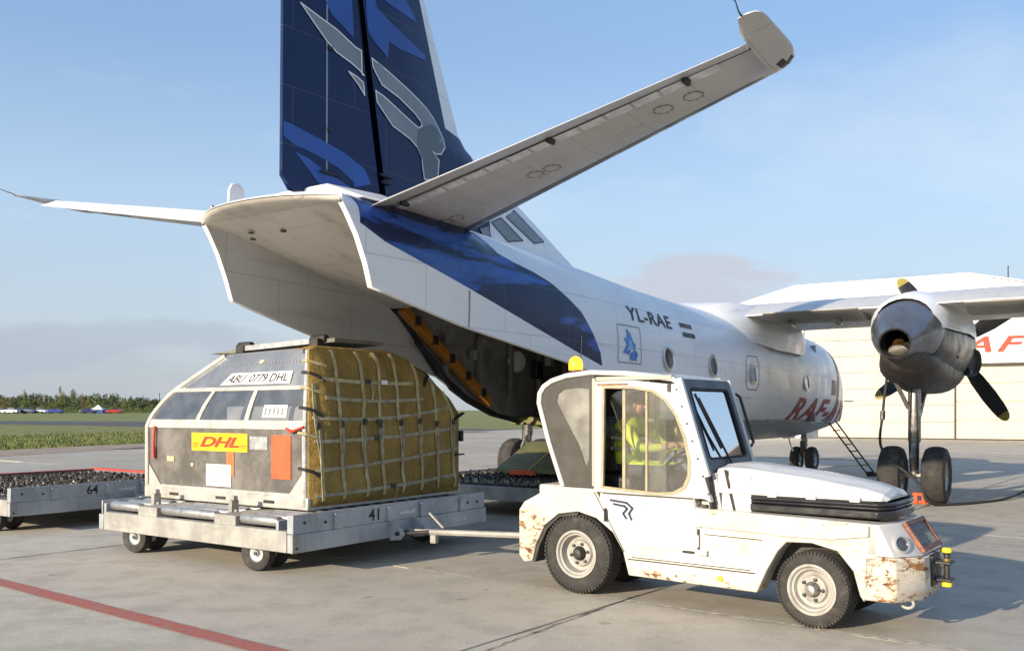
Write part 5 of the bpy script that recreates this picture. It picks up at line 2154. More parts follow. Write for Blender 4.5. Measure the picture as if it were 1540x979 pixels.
    for z in [.74, 1.1, 1.5, 1.62, 1.78, 1.94, 2.1, 2.25, 2.385]:
        p = S(1, z)
        q = Vector((p.x, DP - interp(z, [(1.5, 0), (1.76, .06), (2.18, .62), (2.39, 1.25)]), p.z))
        rr.append([p.lerp(q, k / 6) for k in range(7)])
    b.loft(rr, wrap=False)
    b.build('rear_panel', topm, root, angle=60)
    b = MB()
    rr = []
    for z in [.14 + zr, 1.1, 1.5, 1.76, 1.95, 2.18, 2.3, 2.385]:
        y = DP - interp(z, [(1.5, 0), (1.76, .06), (2.18, .62), (2.39, 1.25)])
        rr.append([(-.02, y, z - zr), (S(1, z).x, y, z - zr)])
    b.loft(rr, wrap=False)
    b.build('far_panel', topm, root, angle=60)
    b = MB()
    p0, p1 = S(0, 2.385), S(1, 2.385)
    yf = DP - 1.25
    b.prism([(p0.x, p0.y), (p1.x, p1.y), (p1.x, yf), (-.03, yf)], 2.385 - zr, 2.40 - zr, 'xy')
    b.build('top_sheet', topm, root)
    # rolled cover and rails on the roof
    b = MB()
    b.prism([(-1.9, 1.815), (-2.35, 1.82), (-1.8, 1.865), (-.1, 1.93), (-.1, 1.885)], .5, 1.3)
    b.build('roof_flap', pm('weathered roof flap', (.16, .155, .13), .6, 0, .2, 4), root)
    for x, h in ((-1.65, .10), (-.35, .13)):
        b = MB()
        b.bb(x - .07, x + .07, .40, .62, 1.80, 1.80 + h)
        b.lathe([(.045, -.12), (.05, 0), (.045, .12)], (x, .5, 1.80 + h), (1, 0, 0), 12)
        b.build('roof_clamp', M['darkmetal'], root, bevel=.008)
    b = MB()
    b.bar((-1.6, .45, 1.86), (-.4, .45, 1.90), .05, .06)
    b.build('roof_bar', M['galv'], root)
    # rivets above the plate
    b = MB()
    for k in range(26):
        p = S(.06 + .80 * k / 25, 2.25) + Vector((0, -.006, 0))
        b.ell(p, (.010, .010, .010), 6, 4)
    b.build('rivet_row', M['alu'], root, kind='stuff')

    # plates and print on the near side
    def on(u, v):          # surface coordinates: u metres from the tarpaulin end to the rear, v height
        p = S(u, v)
        return p

    def patch(name, xa, xb, za, zb, mat, off=.008, slope=0):
        b = MB()
        rings = []
        for i in range(5):
            z = za + (zb - za) * i / 4
            rings.append([S(max(0, -(xa + (xb - xa) * k / 6) / LN), z) + Vector((0, -off, 0)) for k in range(7)])
        b.loft(rings, wrap=False)
        return b.build(name, mat, root, angle=60)

    def sx(x):
        return -x / LN
    pb_ = patch('code_plate', -1.93, -.37, 2.005, 2.145, M['white_decal'], .012)
    f = lambda u, v: S(sx(-1.86 + u), 2.03 + v) + Vector((0, -.017, 0))
    text_part('ABU  0779 DHL', f, 'code_lettering', M['black_decal'], root, 1, 0.0, 1.0, .008, width=1.42, height=.095)
    patch('label', -2.02, -.98, 1.215, 1.43, M['yellow_decal'], .008)
    f = lambda u, v: S(sx(-1.86 + u), 1.262 + v) + Vector((0, -.013, 0))
    text_part('DHL', f, 'label_lettering', M['red_decal'], root, 1, .35, .95, .035, width=.74, height=.125)
    # speed lines left and right of the letters
    for k in range(3):
        z = 1.263 + k * .018
        patch('label_line', -2.005, -1.89 + .012 * k, z, z + .008, M['red_decal'], .013)
        patch('label_line', -1.12 + .012 * k, -.995, z, z + .008, M['red_decal'], .013)
    patch('orange_card', -.56, -.24, .93, 1.42, pm('orange card', (.72, .11, .035), .5, 0, .12, 4), .010)
    patch('paper_sheet', -1.74, -1.28, .80, 1.06, M['white_decal'], .008)
    b = MB()
    rg = random.Random(3)
    for r in range(6):
        x = -1.70
        while x < -1.34:
            w = rg.uniform(.02, .07)
            if rg.random() < .75:
                z = 1.02 - r * .035
                pts = [S(sx(xx), zz) + Vector((0, -.012, 0)) for xx, zz in ((x, z), (x + w, z), (x + w, z + .010), (x, z + .010))]
                b.add(pts, [(0, 1, 2, 3)])
            x += w + .015
    b.build('paper_print', M['logo_grey'], root, kind='stuff')
    patch('grey_plate', -.94, -.63, 1.25, 1.40, M['galv'], .008)
    patch('paper_label', -.75, -.33, 1.62, 1.76, M['white_decal'], .010)
    b = MB()
    for k in range(14):
        x = -.72 + .025 * k
        b.add([S(sx(xx), zz) + Vector((0, -.014, 0)) for xx, zz in ((x, 1.65), (x + .008 + .008 * (k % 3 == 0), 1.65), (x + .008 + .008 * (k % 3 == 0), 1.73), (x, 1.73))], [(0, 1, 2, 3)])
    b.build('bar_print', M['logo_grey'], root, kind='stuff')
    tape = pm('yellowed tape', (.62, .55, .30), .6, 0, .15, 8)
    for (xa, xb, za, zb) in ((-2.52, -2.38, 1.07, 1.13), (-1.42, -1.30, 2.255, 2.29), (-2.04, -1.99, 1.02, 1.06)):
        patch('tape_scrap', xa, xb, za, zb, tape, .009)
    patch('tape_scrap', -1.36, -1.22, .92, 1.21, pm('faded orange tape', (.50, .16, .05), .6, 0, .2, 8), .007)
    # red pull straps
    b = MB()
    b.tube([S(.935, 1.5) + Vector((0, -.03, 0)), S(.94, 1.3) + Vector((0, -.035, 0)), S(.942, 1.10) + Vector((0, -.03, 0))], [.018, .016, .024], 8)
    b.build('pull_strap', M['red_decal'], root)
    b = MB()
    b.tube([S(.10, 1.50) + Vector((0, -.03, 0)), S(.07, 1.46) + Vector((0, -.035, 0)), S(.02, 1.50) + Vector((0, -.05, 0)), S(-.005, 1.52) + Vector((0, -.05, 0))], [.012, .016, .014, .012], 8)
    b.build('pull_strap', M['red_decal'], root)

    # ---- tarpaulin end
    tarp = NT('ochre tarpaulin')
    n = tarp.noise(2.0, 7, .65)
    c = tarp.mix(tarp.rng(n, .35, .68), (.20, .128, .026), (.31, .205, .045))
    c = tarp.mix(tarp.rng(tarp.noise(6, 6, .7), .56, .74, 0, .5), c, (.12, .075, .02))
    fold = tarp.noise(2.6, 5, .6, vec=tarp.mapped(rot=(R(25), 0, 0), scale=(1, 2.4, .8)), dist=.9)
    crease = tarp.m('ABSOLUTE', tarp.m('SUBTRACT', tarp.noise(1.5, 4, .55, vec=tarp.mapped(rot=(R(-35), 0, 0), scale=(1, 1.3, 2.2)), dist=1.2), .5))
    tarp.bump(tarp.m('ADD', tarp.m('ADD', fold, tarp.m('MULTIPLY', crease, -1.6)), tarp.m('MULTIPLY', tarp.noise(90, 2), .03)), .5, .08)
    tarp = tarp.done(c, .72)

    def ztop(y):
        return interp(y, [(0, 2.36), (.1, 2.40), (1.34, 2.40), (1.55, 2.35), (2.0, 2.14), (2.45, 1.86), (2.65, 1.66)])

    def bulge(y, z):
        e = min(y, DP - y, z - .60, ztop(y) - z)
        k = min(1, max(0, e) / .22)
        k = math.sin(k * PI / 2)
        w = mnoise.noise(Vector((y * 1.6, z * 1.4, 3.1))) * .05 + mnoise.noise(Vector((y * 4 + z * 1.5, z * 2.2, 8))) * .03 + abs(mnoise.noise(Vector((y * 3 - z * 2.4, z * 3.1 + y, 2)))) * -.03
        return .02 + .09 * k + w * k
    b = MB()
    rings = []
    ny, nz = 84, 64
    for i in range(nz + 1):
        row = []
        for j in range(ny + 1):
            y = DP * j / ny
            z = .64 + (ztop(y) - .64) * i / nz
            row.append((bulge(y, z), y, z - zr))
        rings.append(row)
    b.loft(rings, wrap=False)
    tp = b.build('tarpaulin', tarp, root, angle=80)
    # hem folded back round the edge
    b = MB()
    rings = []
    for j in range(ny + 1):
        y = DP * j / ny
        z = ztop(y)
        rings.append([(bulge(y, z), y, z - zr), (-.04, y, z + .02 - zr), (-.22, y, z + .0 - zr)])
    b.loft(rings, wrap=False)
    b.build('tarpaulin_hem', tarp, tp, angle=80)
    b = MB()
    rings = []
    for i in range(15):
        z = .64 + (1.66 - .64) * i / 14
        rings.append([(bulge(DP, z), DP, z - zr), (-.12, DP + .01, z - zr), (-.3, DP, z - zr)])
    b.loft(rings, wrap=False)
    rings = []
    for i in range(19):
        z = .64 + (2.36 - .64) * i / 18
        rings.append([(bulge(0, z), 0, z - zr), (-.0, -.01, z - zr)])
    b.loft(rings, wrap=False)
    b.build('tarpaulin_hem', tarp, tp, angle=80)

    web = pm('pale webbing', (.40, .35, .20), .8, 0, .25, 9, .4, 90)
    webd = pm('dirty grey webbing', (.31, .28, .19), .8, 0, .25, 9, .4, 90)
    buck = M['darkmetal']

    def ribbon(pts2, w, mat, name, off=.016):
        """band lying on the tarpaulin; pts2 in (y, z)"""
        b = MB()
        P = []
        for (y0, z0), (y1, z1) in zip(pts2, pts2[1:]):
            m_ = max(2, int(math.hypot(y1 - y0, z1 - z0) / .07))
            P += [(y0 + (y1 - y0) * k / m_, z0 + (z1 - z0) * k / m_) for k in range(m_)]
        P.append(pts2[-1])
        rings = []
        for i, (y, z) in enumerate(P):
            a = P[max(0, i - 1)]
            c_ = P[min(len(P) - 1, i + 1)]
            dy, dz = c_[0] - a[0], c_[1] - a[1]
            l_ = math.hypot(dy, dz)
            ny_, nz_ = -dz / l_ * w / 2, dy / l_ * w / 2
            q = []
            hgt = bulge(min(max(y, .02), DP - .02), min(max(z, .66), ztop(min(max(y, 0), DP)) - .01)) + off
            for s_, e in ((1, 0), (-1, 0), (-1, -.007), (1, -.007)):
                q.append((hgt + e, y + ny_ * s_, z + nz_ * s_ - zr))
            rings.append(q)
        b.loft(rings)
        return b.build(name, mat, tp, angle=50)
    # vertical bands lean slightly towards the near corner at the top
    for k in range(8):
        jr = random.Random(k)
        yb = .13 + k * .335 + jr.uniform(-.025, .025)
        yt_ = yb - .20 + jr.uniform(-.03, .03)
        pts = [(yb, .70), (yb - .02 + jr.uniform(-.015, .015), .95), (yb - .035, 1.15), (yb - .06 + jr.uniform(-.015, .015), 1.38), (yb - .09, 1.62)]
        zt_ = ztop(max(0.0, min(DP, yt_ + .04))) - .02
        if yt_ > .02:
            pts.append((yt_ + .03 + .05 * max(0, (1.9 - zt_)), min(zt_, 2.38)))
        else:
            pts.append((.03, 2.0))
        ribbon(pts, .046, web, 'strap')
        # buckle and loose tail
        yk, zk = yb - .075, 1.53 + .02 * (k % 3)
        b = MB()
        b.box((bulge(yk, zk) + .03, yk, zk - zr), (.022, .055, .07))
        b.build('buckle', buck, tp, bevel=.004)
        ribbon([(yk + .02, zk - .03), (yk + .03 + .01 * (k % 2), zk - .25), (yk + .035, zk - .47 - .04 * (k % 3))], .032, webd, 'strap_tail', .028)
    for (y0, za, y1, zb_, sg_) in ((.12, 2.05, 1.62, 2.03, .02), (.16, 1.84, 1.80, 1.84, .03), (.03, 1.62, 2.30, 1.74, .07), (.04, 1.36, 2.46, 1.47, .03), (.06, 1.04, 2.52, 1.20, .02), (.06, .76, 2.58, .87, .02)):
        pts = []
        for k in range(9):
            t = k / 8
            pts.append((y0 + (y1 - y0) * t, za + (zb_ - za) * t - sg_ * 4 * t * (1 - t)))
        ribbon(pts, .040, webd if zb_ < 1.9 else web, 'strap', .011)
    for (y, z) in ((.78, 2.03), (1.02, 1.57), (.98, 1.38), (1.25, .80)):
        b = MB()
        b.box((bulge(y, z) + .026, y, z - zr), (.02, .08, .05))
        b.build('buckle', buck, tp, bevel=.004)
        ribbon([(y + .06, z - .02), (y + .08, z - .12), (y + .07, z - .24)], .014, web, 'loose_cord', .03)
    b = MB()
    b.box((bulge(1.06, 2.03) + .03, 1.06, 2.03 - zr), (.006, .10, .05))
    b.build('strap_label', M['white_decal'], tp)
    # black ties at the edges
    for (y, z, an, l_) in ((1.86, 2.07, 60, .16), (2.50, 1.62, 25, .22), (2.56, 1.12, 0, .17)):
        b = MB()
        d = Vector((0, math.cos(R(an)), math.sin(R(an))))
        q = Vector((bulge(min(y, 2.6), min(z, ztop(y) - .02)) + .025, y, z - zr))
        b.bar(q - d * l_ / 2, q + d * l_ / 2, .02, .055, up=(1, 0, 0))
        b.build('black_tie', M['seal'], tp)
    b = MB()
    b.box((.05, 2.66, 1.36 - zr), (.06, .05, .14))
    b.build('black_tie', M['seal'], tp, bevel=.01)
    # bands round the corner post
    for z, mt in ((2.24, web), (2.11, M['seal']), (1.94, web), (1.72, M['seal']), (1.05, M['seal']), (1.44, web)):
        p = S(0, z)
        b = MB()
        b.tube([p + Vector((-.10, -.012, .01)), p + Vector((-.03, -.055, .01)), p + Vector((.05, -.045, 0)), p + Vector((.10, .03, -.03)), p + Vector((.115, .12, -.09 if mt is M['seal'] else -.05))], .018, 6)
        b.build('tie_band', mt, root)


build_container()


# ================================================================== TOW TRACTOR
def tractor_materials():
    t = NT('rusty white tractor paint')
    X, Y, Z = t.xyz()
    n = t.noise(1.6, 6, .6)
    c = t.mix(t.rng(n, .35, .68), (.52, .50, .445), (.62, .605, .56))
    # dirty horizontal scuffs
    sc = t.noise(1.0, 7, .7, vec=t.mapped(scale=(1.6, 1.6, 9)))
    c = t.mix(t.rng(sc, .56, .74, 0, .45), c, (.42, .35, .24))
    # rust grows on the lower edges, round the arches and on the nose
    zone = t.m('MAXIMUM', t.rng(X, 2.25, 2.75), t.rng(X, -.25, -.5))
    zone = t.m('MULTIPLY', zone, t.rng(Z, .95, .72))
    low = t.m('MULTIPLY', t.rng(Z, .40, .24), .9)
    arch = t.m('MULTIPLY', t.m('MULTIPLY', t.rng(Z, .90, .70), t.rng(Z, .5, .62)), t.m('MULTIPLY', t.rng(X, 1.35, 1.7), .5))
    zone = t.m('MAXIMUM', t.m('MAXIMUM', zone, low), arch)
    rn = t.m('ADD', t.m('MULTIPLY', t.noise(4.0, 10, .74, vec=t.mapped(scale=(1, 1, 1.6))), .6), t.m('MULTIPLY', t.noise(15.0, 8, .7, vec=t.mapped(scale=(.8, .8, 1.9))), .4))
    rm = t.rng(t.m('ADD', rn, t.m('MULTIPLY', zone, .108)), .61, .65)
    rc = t.mix(t.rng(t.noise(16, 5), .35, .65), (.10, .042, .016), (.27, .125, .04))
    scr = t.rng(t.noise(1.0, 9, .75, vec=t.mapped(scale=(1.1, 1.1, 34))), .60, .66, 0, .75)
    scr = t.m('MULTIPLY', scr, t.rng(Z, .88, .5, .25, 1))
    c = t.mix(scr, c, (.30, .21, .12))
    c = t.mix(rm, c, rc)
    halo = t.rng(t.m('ADD', rn, t.m('MULTIPLY', zone, .13)), .54, .63, 0, .4)
    c = t.mix(t.m('MULTIPLY', halo, t.m('SUBTRACT', 1.0, rm)), c, (.50, .34, .16))
    t.bump(t.m('ADD', t.m('MULTIPLY', rm, -.6), t.m('MULTIPLY', t.noise(22, 4), .25)), .3, .01)
    M['tug_paint'] = t.done(c, t.mix(rm, t.rng(n, .3, .7, .30, .45), (.85, .85, .85)))
    M['tug_white'] = pm('white cab shell', (.60, .59, .565), .32, 0, .07, 2.2, .12, 3.5, dirt=(.40, .35, .27), ds=3.2, damt=.4)
    M['tug_hood'] = pm('white hood', (.60, .59, .57), .28, 0, .07, 2, .14, 4, dirt=(.40, .36, .30), ds=4, damt=.4)
    M['tug_side'] = pm('smoked grey panel', (.075, .07, .06), .28, 0, .1, 2, dirt=(.12, .11, .095), ds=2, damt=.4)
    M['tug_header'] = pm('faded header', (.42, .395, .33), .5, 0, .1, 3, dirt=(.25, .22, .17), ds=5)
    M['tug_frame'] = pm('blue grey windscreen frame', (.045, .055, .075), .35, 0, .1, 3)
    M['tug_vent'] = pm('black moulded vent', (.022, .022, .024), .3, 0, .2, 4)
    M['tug_rubber'] = pm('yellowed window rubber', (.36, .31, .20), .6, 0, .15, 8, dirt=(.22, .17, .10), ds=9)
    M['window'] = glass('dusty side glass', (.97, .97, .95), .3, .04, (.62, .60, .52), .05)
    M['rear_glass'] = glass('hazy rear glass', (.88, .88, .84), .5, .1, (.62, .60, .54), .30)
    M['screen'] = glass('windscreen glass', (.88, .92, .94), .0, .03, (.4, .42, .42), .04, 1.33)
    M['rim_white'] = pm('white wheel rim', (.36, .35, .32), .45, .1, .1, 6, dirt=(.20, .16, .12), ds=9, damt=.6)
    t = NT('amber beacon lens')
    t.b.inputs['Emission Color'].default_value = (1.0, .42, .03, 1)
    t.b.inputs['Emission Strength'].default_value = 1.1
    M['amber'] = t.done((.85, .30, .01), .15)


tractor_materials()
TUG = Vector((.591, 8.50))
TH = math.atan2(-.61, .792)
WID = 1.02


def tyre(c, dia, w, ax, parent, name, rim_r, deep, hubmat, bolts=5):
    r = dia / 2
    b = MB()
    prof = [(rim_r, -w * .46), (rim_r + .015, -w * .5), (r * .80, -w * .52), (r * .93, -w * .46)]
    nb = 4
    for k in range(nb):
        a = -w * .40 + w * .8 * k / nb
        prof += [(r * .985, a), (r, a + .012), (r, a + w * .8 / nb - .014), (r * .975, a + w * .8 / nb - .004)]
    prof += [(r * .93, w * .46), (r * .80, w * .52), (rim_r + .015, w * .5), (rim_r, w * .46)]
    b.lathe(prof, c, ax, 56, caps=False)
    t = b.build(name, M['rubber'], parent, angle=32)
    # tread blocks on the shoulder
    axv = Vector(ax).normalized()
    up = Vector((0, 0, 1))
    sd_ = axv.cross(up)
    b = MB()
    for k in range(60):
        a = 2 * PI * k / 60
        rd = up * math.cos(a) + sd_ * math.sin(a)
        tg = axv.cross(rd)
        for s_ in (-1, 1):
            ctr = Vector(c) + rd * (r * .949) + axv * s_ * w * .45
            m_ = Matrix((rd, tg, axv)).transposed()
            b.box(ctr, (.02, r * .062, .03), m_)
    b.build('tread', M['rubber'], t, kind='stuff')
    # rim
    b = MB()
    o = -w * .5          # outer face towards -axis
    b.lathe([(rim_r + .012, o + .0), (rim_r + .016, o - .008), (rim_r - .004, o - .008), (rim_r - .016, o + .012), (rim_r - .03, o + .014), (rim_r - .045, o + deep), (rim_r * .62, o + deep + .006), (rim_r * .56, o + deep - .022), (rim_r * .34, o + deep - .026), (rim_r * .32, o + deep - .01), (0, o + deep - .01)], c, ax, 44, caps=False)
    rm = b.build('rim', M['rim_white'], t, angle=32)
    b = MB()
    b.lathe([(0, o + deep - .085), (rim_r * .20, o + deep - .08), (rim_r * .30, o + deep - .05), (rim_r * .31, o + deep - .01)], c, ax, 20)
    b.build('hub', hubmat, rm)
    for k in range(bolts):
        a = 2 * PI * k / bolts + .3
        q = Vector(c) + (up * math.cos(a) + sd_ * math.sin(a)) * rim_r * .45 + axv * (o + deep - .024)
        b = MB()
        b.lathe([(.015, .01), (.015, -.018), (.008, -.022), (0, -.022)], q, ax, 6)
        b.build('wheel_nut', M['darkmetal'], rm)
    return t


def build_tractor():
    root = thing('tow_tractor', 'white rust-stained baggage tow tractor with closed cab and amber beacon', 'tractor', (TUG.x, TUG.y, 0), TH)
    p = M['tug_paint']
    # ---- rear fender block
    for (ya, yb) in ((0, .30), (WID - .30, WID)):
        b = MB()
        b.prism([(-.66, .30), (-.66, .74), (-.60, .82), (-.42, .91), (-.18, .985), (.21, .985), (.52, .45), (.53, .40), (.40, .60), (.22, .72), (.02, .765), (-.20, .73), (-.36, .61), (-.46, .42), (-.50, .26), (-.60, .24)], ya, yb)
        b.build('rear_fender', p, root, bevel=.018)
        b = MB()
        b.prism([(-.50, .25), (-.455, .42), (-.36, .60), (-.20, .725), (.02, .76), (.02, .73), (-.19, .695), (-.33, .575), (-.425, .40), (-.47, .25)], ya + .01, yb)
        b.build('mudguard_lip', M['darkmetal'], root, bevel=.006)
    b = MB()
    b.bb(-.64, .3, .30, WID - .30, .30, .97)
    b.build('rear_deck', p, root, bevel=.02)
    # ---- middle and front body with arch
    b = MB()
    side = [(.56, .235), (.50, .45), (.26, .86), (.26, .955), (1.20, .955), (1.22, .875), (2.68, .845), (2.70, .60), (2.60, .255), (2.57, .30), (2.52, .48), (2.40, .62), (2.20, .665), (2.0, .655), (1.93, .58), (1.84, .42), (1.755, .225)]
    b.prism(side, 0, .22)
    b.prism(side, WID - .22, WID)
    b.build('side_body', p, root, bevel=.010)
    b = MB()
    b.bb(.3, 2.55, .221, WID - .221, .30, .85)
    b.build('chassis', M['darkmetal'], root)
    # proud side panels
    b = MB()
    b.prism([(.30, .87), (.30, .945), (1.19, .945), (1.22, .865), (1.24, .50), (.555, .50)], -.012, 0.001)
    dlow = b.build('door_lower', M['tug_white'], root, bevel=.005)
    b = MB()
    b.prism([(1.225, .72), (1.225, .865), (2.64, .832), (2.64, .75), (2.36, .705), (1.95, .70), (1.85, .71)], -.022, .001)
    b.build('side_rail', p, root, bevel=.008)
    b = MB()
    b.bb(1.238, 1.252, -.014, .0, .50, .70)
    b.bb(1.10, 1.28, -.02, .0, .49, .51)
    b.build('door_gap', M['black'], root)
    b = MB()
    b.bb(1.22, 1.33, -.035, -.013, .48, .53)
    b.build('door_latch', M['tug_white'], dlow, bevel=.006)
    b = MB()
    b.bb(.56, 1.74, -.006, 0.001, .375, .385)
    b.build('panel_gap', M['darkmetal'], root)
    b = MB()
    b.lathe([(.0, -.012), (.022, -.010), (.026, 0)], (1.44, -.004, .305), (0, 1, 0), 14)
    b.build('yellow_marker', M['yellow_decal'], root)
    # emblem strokes on the door
    f = lambda x, z: (x, -.0165, z)
    S1 = [(.385, .895), (.55, .880), (.61, .835), (.575, .785), (.60, .735)]
    S2 = [(.42, .862), (.53, .848), (.555, .826), (.515, .782), (.545, .742)]
    outline(S1, f, .020, 'emblem', M['navy_decal'], root, closed=False)
    outline(S2, f, .020, 'emblem', M['navy_decal'], root, closed=False)
    # ---- nose
    def planpoly(x_back, xc, xf, z):
        return [(x_back, 0, z), (xc, 0, z), (xf, .22, z), (xf, WID - .22, z), (xc, WID, z), (x_back, WID, z)]
    b = MB()
    b.loft([planpoly(2.60, 2.80, 2.955, .27), planpoly(2.60, 2.83, 2.985, .34), planpoly(2.60, 2.82, 2.975, .605)])
    b.build('bumper', p, root, bevel=.014)
    b = MB()
    b.loft([planpoly(2.62, 2.815, 2.965, .608), planpoly(2.62, 2.70, 2.80, .845)])
    nose = b.build('nose_panel', M['tug_hood'], root, bevel=.012)
    # headlights on the canted corners
    for s_ in (0, 1):
        y = .10 if s_ == 0 else WID - .10
        d = Vector((.72, -.62 if s_ == 0 else .62, .35)).normalized()
        c = Vector((2.845, y, .70))
        b = MB()
        b.lathe([(.062, -.02), (.066, .012), (.054, .016), (.050, -.005)], c, d, 24, caps=False)
        hl = b.build('headlight', M['alu'], root)
        b = MB()
        b.lathe([(0, .012), (.03, .010), (.053, .0)], c, d, 24, caps=False)
        b.build('lens', M['porthole'], hl)
    # grille on the sloping front
    sl = Vector((2.80, 0, .845)) - Vector((2.965, 0, .608))
    u = sl.normalized()
    nrm = Vector((u.z, 0, -u.x))
    base = Vector((2.965, 0, .608))
    gr = pm('rusty red grille frame', (.22, .085, .05), .6, 0, .25, 12)
    def on(y, s, e):
        q = base + u * s + nrm * e
        return (q.x, y, q.z)
    b = MB()
    L_ = sl.length
    for (y0, y1, s0, s1) in ((.24, .78, .02, .055), (.24, .78, L_ - .045, L_ - .01), (.24, .275, .055, L_ - .045), (.745, .78, .055, L_ - .045)):
        vs = [on(y, s, e) for e in (.002, .035) for y, s in ((y0, s0), (y1, s0), (y1, s1), (y0, s1))]
        b.add(vs, [(0, 1, 2, 3), (4, 7, 6, 5), (0, 4, 5, 1), (1, 5, 6, 2), (2, 6, 7, 3), (3, 7, 4, 0)])
    g = b.build('grille_frame', gr, root, bevel=.004)
    b = MB()
    b.add([on(.26, .04, .004), on(.76, .04, .004), on(.76, L_ - .03, .004), on(.26, L_ - .03, .004)], [(0, 1, 2, 3)])
    b.build('grille_mesh_back', M['black'], g)
    for k in range(6):
        s = .075 + k * .036
        b = MB()
        b.bar(on(.275, s, .016), on(.745, s, .016), .008, .014)
        b.build('grille_bar', M['darkmetal'], g)
    for k in range(9):
        y = .315 + k * .048
        b = MB()
        b.bar(on(y, .055, .022), on(y, L_ - .045, .022), .008, .010, up=(0, 1, 0))
        b.build('grille_bar', M['galv'], g)
    # ---- hood
    b = MB()
    rings = []
    for x, zt, y0 in ((1.34, 1.235, .12), (1.44, 1.25, .12), (1.60, 1.245, .12), (2.15, 1.185, .13), (2.56, 1.12, .15), (2.68, 1.085, .18), (2.72, 1.05, .22)):
        y1 = WID - y0
        zl = 1.005
        rings.append([(x, y0 - .02, zl), (x, y0 + .015, zt - .065), (x, y0 + .05, zt - .03), (x, y0 + .20, zt - .012), (x, y0 + .24, zt), (x, y1 - .24, zt), (x, y1 - .20, zt - .012), (x, y1 - .05, zt - .03), (x, y1 - .015, zt - .065), (x, y1 + .02, zl)])
    b.loft(rings)
    hood = b.build('hood', M['tug_hood'], root, angle=20, bevel=.006)
    b = MB()
    rings = []
    for x, y0 in ((1.40, .115), (1.62, .115), (1.66, .115)):
        rings.append([(x, y0, .86), (x, y0, 1.15), (x, WID - y0, 1.15), (x, WID - y0, .86)])
    b.loft(rings)
    b.build('hood_base', M['tug_hood'], root)
    # black vent box under the hood
    b = MB()
    for z0, z1, e in ((.875, .935, .0), (.940, .965, -.012), (.968, .995, .0)):
        x1, y0 = 2.77 + e * .6, .085 - e
        b.prism([(1.66, y0), (2.68, y0), (x1 - .02, y0 + .08), (x1, y0 + .20), (x1, WID - y0 - .20), (x1 - .02, WID - y0 - .08), (2.68, WID - y0), (1.66, WID - y0)], z0, z1, 'xy')
    b.build('vent_box', M['tug_vent'], root, bevel=.012)
    b = MB()
    b.prism([(1.66, .11), (2.64, .13), (2.70, .24), (2.70, WID - .24), (2.64, WID - .13), (1.66, WID - .11)], .996, 1.006, 'xy')
    b.build('vent_gap', M['seal'], root)
    for k, x in enumerate((1.84, 2.16, 2.50)):
        b = MB()
        b.bb(x - .04, x + .04, .098, .14, .985, 1.03)
        b.build('hood_clip', M['tug_hood'], hood, bevel=.006)
    b = MB()
    b.prism([(1.50, .87), (1.525, .87), (1.445, 1.20), (1.42, 1.20)], .108, .114)
    b.build('hood_gap', M['seal'], hood)
    b = MB()
    b.prism([(1.335, .87), (1.36, .87), (1.315, 1.16), (1.295, 1.16)], .02, .10)
    b.build('scuttle_gap', M['seal'], root)
    b = MB()
    b.prism([(1.22, .87), (1.40, .87), (1.35, 1.17), (1.20, 1.17)], .105, WID - .105)
    b.build('scuttle', M['tug_white'], root)
    # ---- cab
    prof = [(-.18, .99), (-.34, 1.40), (-.455, 1.77), (-.445, 1.87), (-.39, 1.945), (-.29, 2.0), (-.12, 2.045), (.15, 2.07), (.55, 2.05), (.99, 1.995), (1.05, 1.95)]
    inn = [(-.13, .99), (-.29, 1.40), (-.405, 1.77), (-.398, 1.85), (-.36, 1.905), (-.275, 1.955), (-.11, 2.0), (.15, 2.025), (.55, 2.005), (.98, 1.95), (1.01, 1.93)]
    b = MB()
    b.prism(prof + list(reversed(inn)), 0, WID)
    b.build('cab_shell', M['tug_white'], root, bevel=.012)
    for (y0, y1, nm) in ((.018, .045, 0), (WID - .045, WID - .018, 1)):
        # smoked rear quarter with a drop-shaped pane
        outer = [(-.135, .99), (-.285, 1.40), (-.40, 1.77), (-.393, 1.85), (-.355, 1.90), (-.27, 1.95), (-.11, 1.995), (.15, 2.02), (.195, 2.015), (.195, .99)]
        inner = [(.10, 1.17), (.02, 1.38), (-.16, 1.66), (-.235, 1.78), (-.215, 1.855), (-.15, 1.895), (-.02, 1.91), (.135, 1.90), (.135, 1.5), (.13, 1.25)]
        b = MB()
        b.ring(outer, inner, y0, y1)
        q = b.build('rear_quarter', M['tug_side'], root)
        b = MB()
        b.prism(inner, y0 + .008, y0 + .014)
        b.build('quarter_pane', M['rear_glass'], q)
    for (y0, y1, far) in ((-.008, .05, 0), (WID - .05, WID + .008, 1)):
        outer = [(.20, .96), (.20, 1.965), (.62, 1.965), (.97, 1.925), (1.05, 1.93), (1.36, .93), (1.30, .955)]
        inner = [(.285, 1.00), (.300, 1.915), (.62, 1.905), (.80, 1.875), (.93, 1.80), (1.04, 1.66), (1.12, 1.47), (1.165, 1.28), (1.165, 1.14), (1.12, 1.04), (1.02, .985), (.85, .97), (.55, .985)]
        b = MB()
        b.ring(outer, inner, y0, y1)
        dr = b.build('door', M['tug_white'], root, bevel=.008)
        # window rubber
        cx, cz = .72, 1.45
        ins = [(cx + (x - cx) * .955, cz + (z - cz) * .965) for x, z in inner]
        b = MB()
        b.ring([(cx + (x - cx) * 1.02, cz + (z - cz) * 1.015) for x, z in inner], ins, y0 - .006, y0 + .02 if not far else y1 + .006)
        b.build('window_rubber', M['tug_rubber'], dr)
        # sliding panes: rear one pushed forward leaves a gap
        fixed = [p_ for p_ in [(.74, 1.90), (.80, 1.87), (.92, 1.79), (1.03, 1.65), (1.11, 1.46), (1.15, 1.28), (1.15, 1.15), (1.11, 1.055), (1.02, 1.0), (.85, .985), (.74, .985)]]
        b = MB()
        b.prism(fixed, y0 + .024, y0 + .029)
        b.build('window_pane', M['window'], dr)
